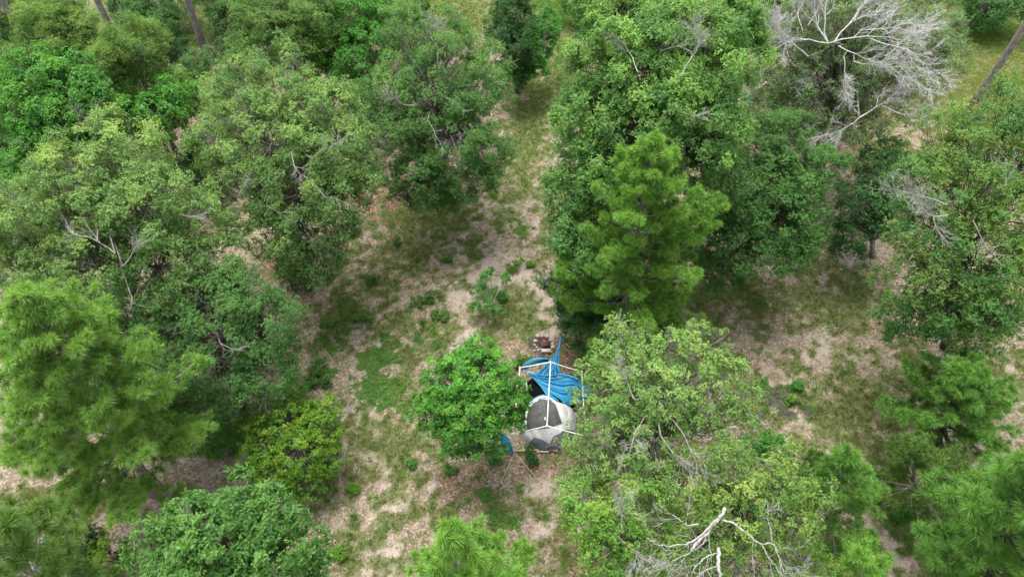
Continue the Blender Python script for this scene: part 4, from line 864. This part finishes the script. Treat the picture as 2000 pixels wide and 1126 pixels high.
# boards and cardboard by the near edge of the tent
P = at(1060, 882, 0); m = MB(); m.box(P+np.array([0, 0, .05]), (.62, .10, .05), rz=R(-2)); o = m.build('wooden_plank', M_CONC, origin=tuple(P)); tag(o, 'pale weathered plank lying on the ground in front of the tent skirt', 'plank')
P = at(1018, 880, 0); m = MB(); m.box(P+np.array([0, 0, .05]), (.8, .09, .04), rz=R(4)); o = m.build('wooden_plank', M_CARD, origin=tuple(P)); tag(o, 'dull brown plank lying between the fallen tarp and the pale plank', 'plank')
for (u, v, sx_, sy_, rz, lab) in ((1043, 875, .55, .34, 10, 'flattened tan cardboard under the left part of the tent skirt'), (1080, 876, .5, .3, -15, 'flattened tan cardboard right of the pale plank'), (1128, 868, .4, .45, 20, 'pinkish cardboard sheet beyond the right corner of the tent')):
    P = at(u, v, 0); m = MB(); xs = np.linspace(-.5, .5, 9); gx2, gy2 = np.meshgrid(xs*sx_, xs*sy_); c_, s_ = math.cos(R(rz)), math.sin(R(rz))
    G = np.stack([P[0]+gx2*c_-gy2*s_, P[1]+gx2*s_+gy2*c_, .06+.05*vnoise(gx2*6+u, gy2*6, 4)], -1); o = grid_mesh('cardboard', G, M_CARD, None, .012); tag(o, lab, 'cardboard')
# sticks and pale scraps on the ground
def stick(u0, v0, u1, v1, r, lab, mat=M_DEAD, kids=True):
    a, b = at(u0, v0, .05), at(u1, v1, .06); m = MB(); t = np.linspace(0, 1, 8)[:, None]; p = a+(b-a)*t; p[:, :2] += rng.normal(size=(8, 2))*.025; p[:, 2] += .02*np.sin(t[:, 0]*7); m.path(p, r*(1-.5*t[:, 0]), 6)
    if kids: 
        for k in (3, 5): d = nrm(p[k+1]-p[k]+np.array([.8*(-1)**k*(p[k+1]-p[k])[1], -.8*(-1)**k*(p[k+1]-p[k])[0], .04])); m.path([p[k], p[k]+d*.18, p[k]+d*.36+np.array([0, 0, .03])], [r*.5, r*.35, r*.2], 5)
    tag(m.build('fallen_stick', mat, origin=tuple((a+b)/2)), lab, 'stick')
stick(1674, 494, 1659, 523, .03, 'straight pale stick lying beyond the dark shrub on the right', kids=False)
stick(1795, 685, 1812, 682, .03, 'short thick white stick under the open light green oak', kids=False)
stick(1601, 496, 1612, 505, .03, 'short white stick on grey soil in front of the black trunk oak', kids=False)
stick(1640, 645, 1665, 628, .022, 'forked grey stick in the middle of the right clearing', M_TWIG)
stick(1610, 640, 1655, 628, .016, 'thin twig beside the forked grey stick', M_TWIG)
stick(676, 812, 694, 790, .014, 'bent twig on sand above the vine covered bush', M_TWIG)
stick(672, 800, 690, 806, .012, 'small crossed twig on sand above the vine covered bush', M_TWIG)
stick(1730, 585, 1762, 560, .02, 'leafless twig at the foot of the open light green oak', M_TWIG)
for (u, v, r_, lab) in ((1642, 526, 3.2, 'small white scrap of trash on grey soil right of the short white stick'), (1452, 700, 2.6, 'tiny white scrap of trash on litter right of the overhanging oak'), (1639, 684, 2, 'tiny white scrap of trash on sand in the right clearing')):
    stone(u, v, r_, r_*.8, lab, int(u) % 17); bpy.data.objects[-1] if False else None  # bits of white trash, given the shape and tags of ring stones
# broken dead limb over the bottom oak : explicit pale limbs in the crown top
dl = next(o for o in bpy.data.objects if o.name == 'dead_limbed_oak')
def limb(pts, r0, r1, kids=True, lv=3, ln=.9):
    P = [at(u, v, z) for (u, v, z) in pts]; P = arcpts(P, 5*len(P)); n = len(P); P[1:-1] += rng.normal(size=(n-2, 3))*.015
    r0 *= .62; r1 *= .7; m = MB(); m.path(P, np.linspace(r0, r1, n)*(1+.12*rng.normal(size=n)), 7)
    if kids:
        k = rng.choice(np.arange(n//3, n), min(4, n//3), replace=False); T_ = nrm(np.gradient(P, axis=0))[k]
        wiggle_branches(m, P[k], nrm(T_+rng.normal(size=T_.shape)*.6), ln, r1*.8, lv, 5, .6, .1, .6, 4, rmin=.007)
    m.build('dead_branch', M_DEADN, dl, smooth=True)
zt = float(DLC[1][2])+2.3
limb([(1418,992,zt+.3),(1405,1010,zt+.2),(1385,1035,zt),(1360,1060,zt-.1),(1350,1075,zt-.2)], .085, .06, False)
limb([(1402,1012,zt+.2),(1360,1052,zt),(1330,1062,zt-.1),(1290,1064,zt),(1262,1050,zt)], .05, .012)
limb([(1385,1038,zt),(1372,1062,zt-.2),(1340,1082,zt-.3),(1310,1096,zt-.3)], .04, .012)
limb([(1385,1042,zt-.1),(1386,1065,zt-.3),(1390,1088,zt-.4)], .028, .01)
limb([(1408,1014,zt+.1),(1430,1020,zt+.2),(1460,1042,zt+.1),(1485,1060,zt),(1510,1062,zt),(1520,1085,zt-.2),(1530,1118,zt-.3)], .055, .014)
limb([(1485,1060,zt),(1500,1085,zt-.2),(1510,1098,zt-.2),(1530,1125,zt-.3)], .035, .012)
limb([(1508,1058,zt),(1505,1030,zt+.2),(1500,1015,zt+.3),(1484,1006,zt+.3)], .028, .008, True, 3, .6)
limb([(1515,1070,zt),(1522,1095,zt-.2),(1526,1120,zt-.3)], .025, .01)
limb([(1404,1070,zt-.5),(1403,1098,zt-.4),(1408,1135,zt-.6)], .09, .085, False)
limb([(1402,1080,zt-.4),(1385,1084,zt-.4),(1366,1098,zt-.5),(1355,1110,zt-.5)], .04, .02, True, 3, .7)
limb([(1400,1105,zt-.5),(1380,1112,zt-.5),(1360,1126,zt-.6)], .035, .02)
limb([(1365,1022,zt),(1340,1024,zt),(1325,1012,zt+.1),(1305,1000,zt+.1)], .035, .01, True, 3, .6)
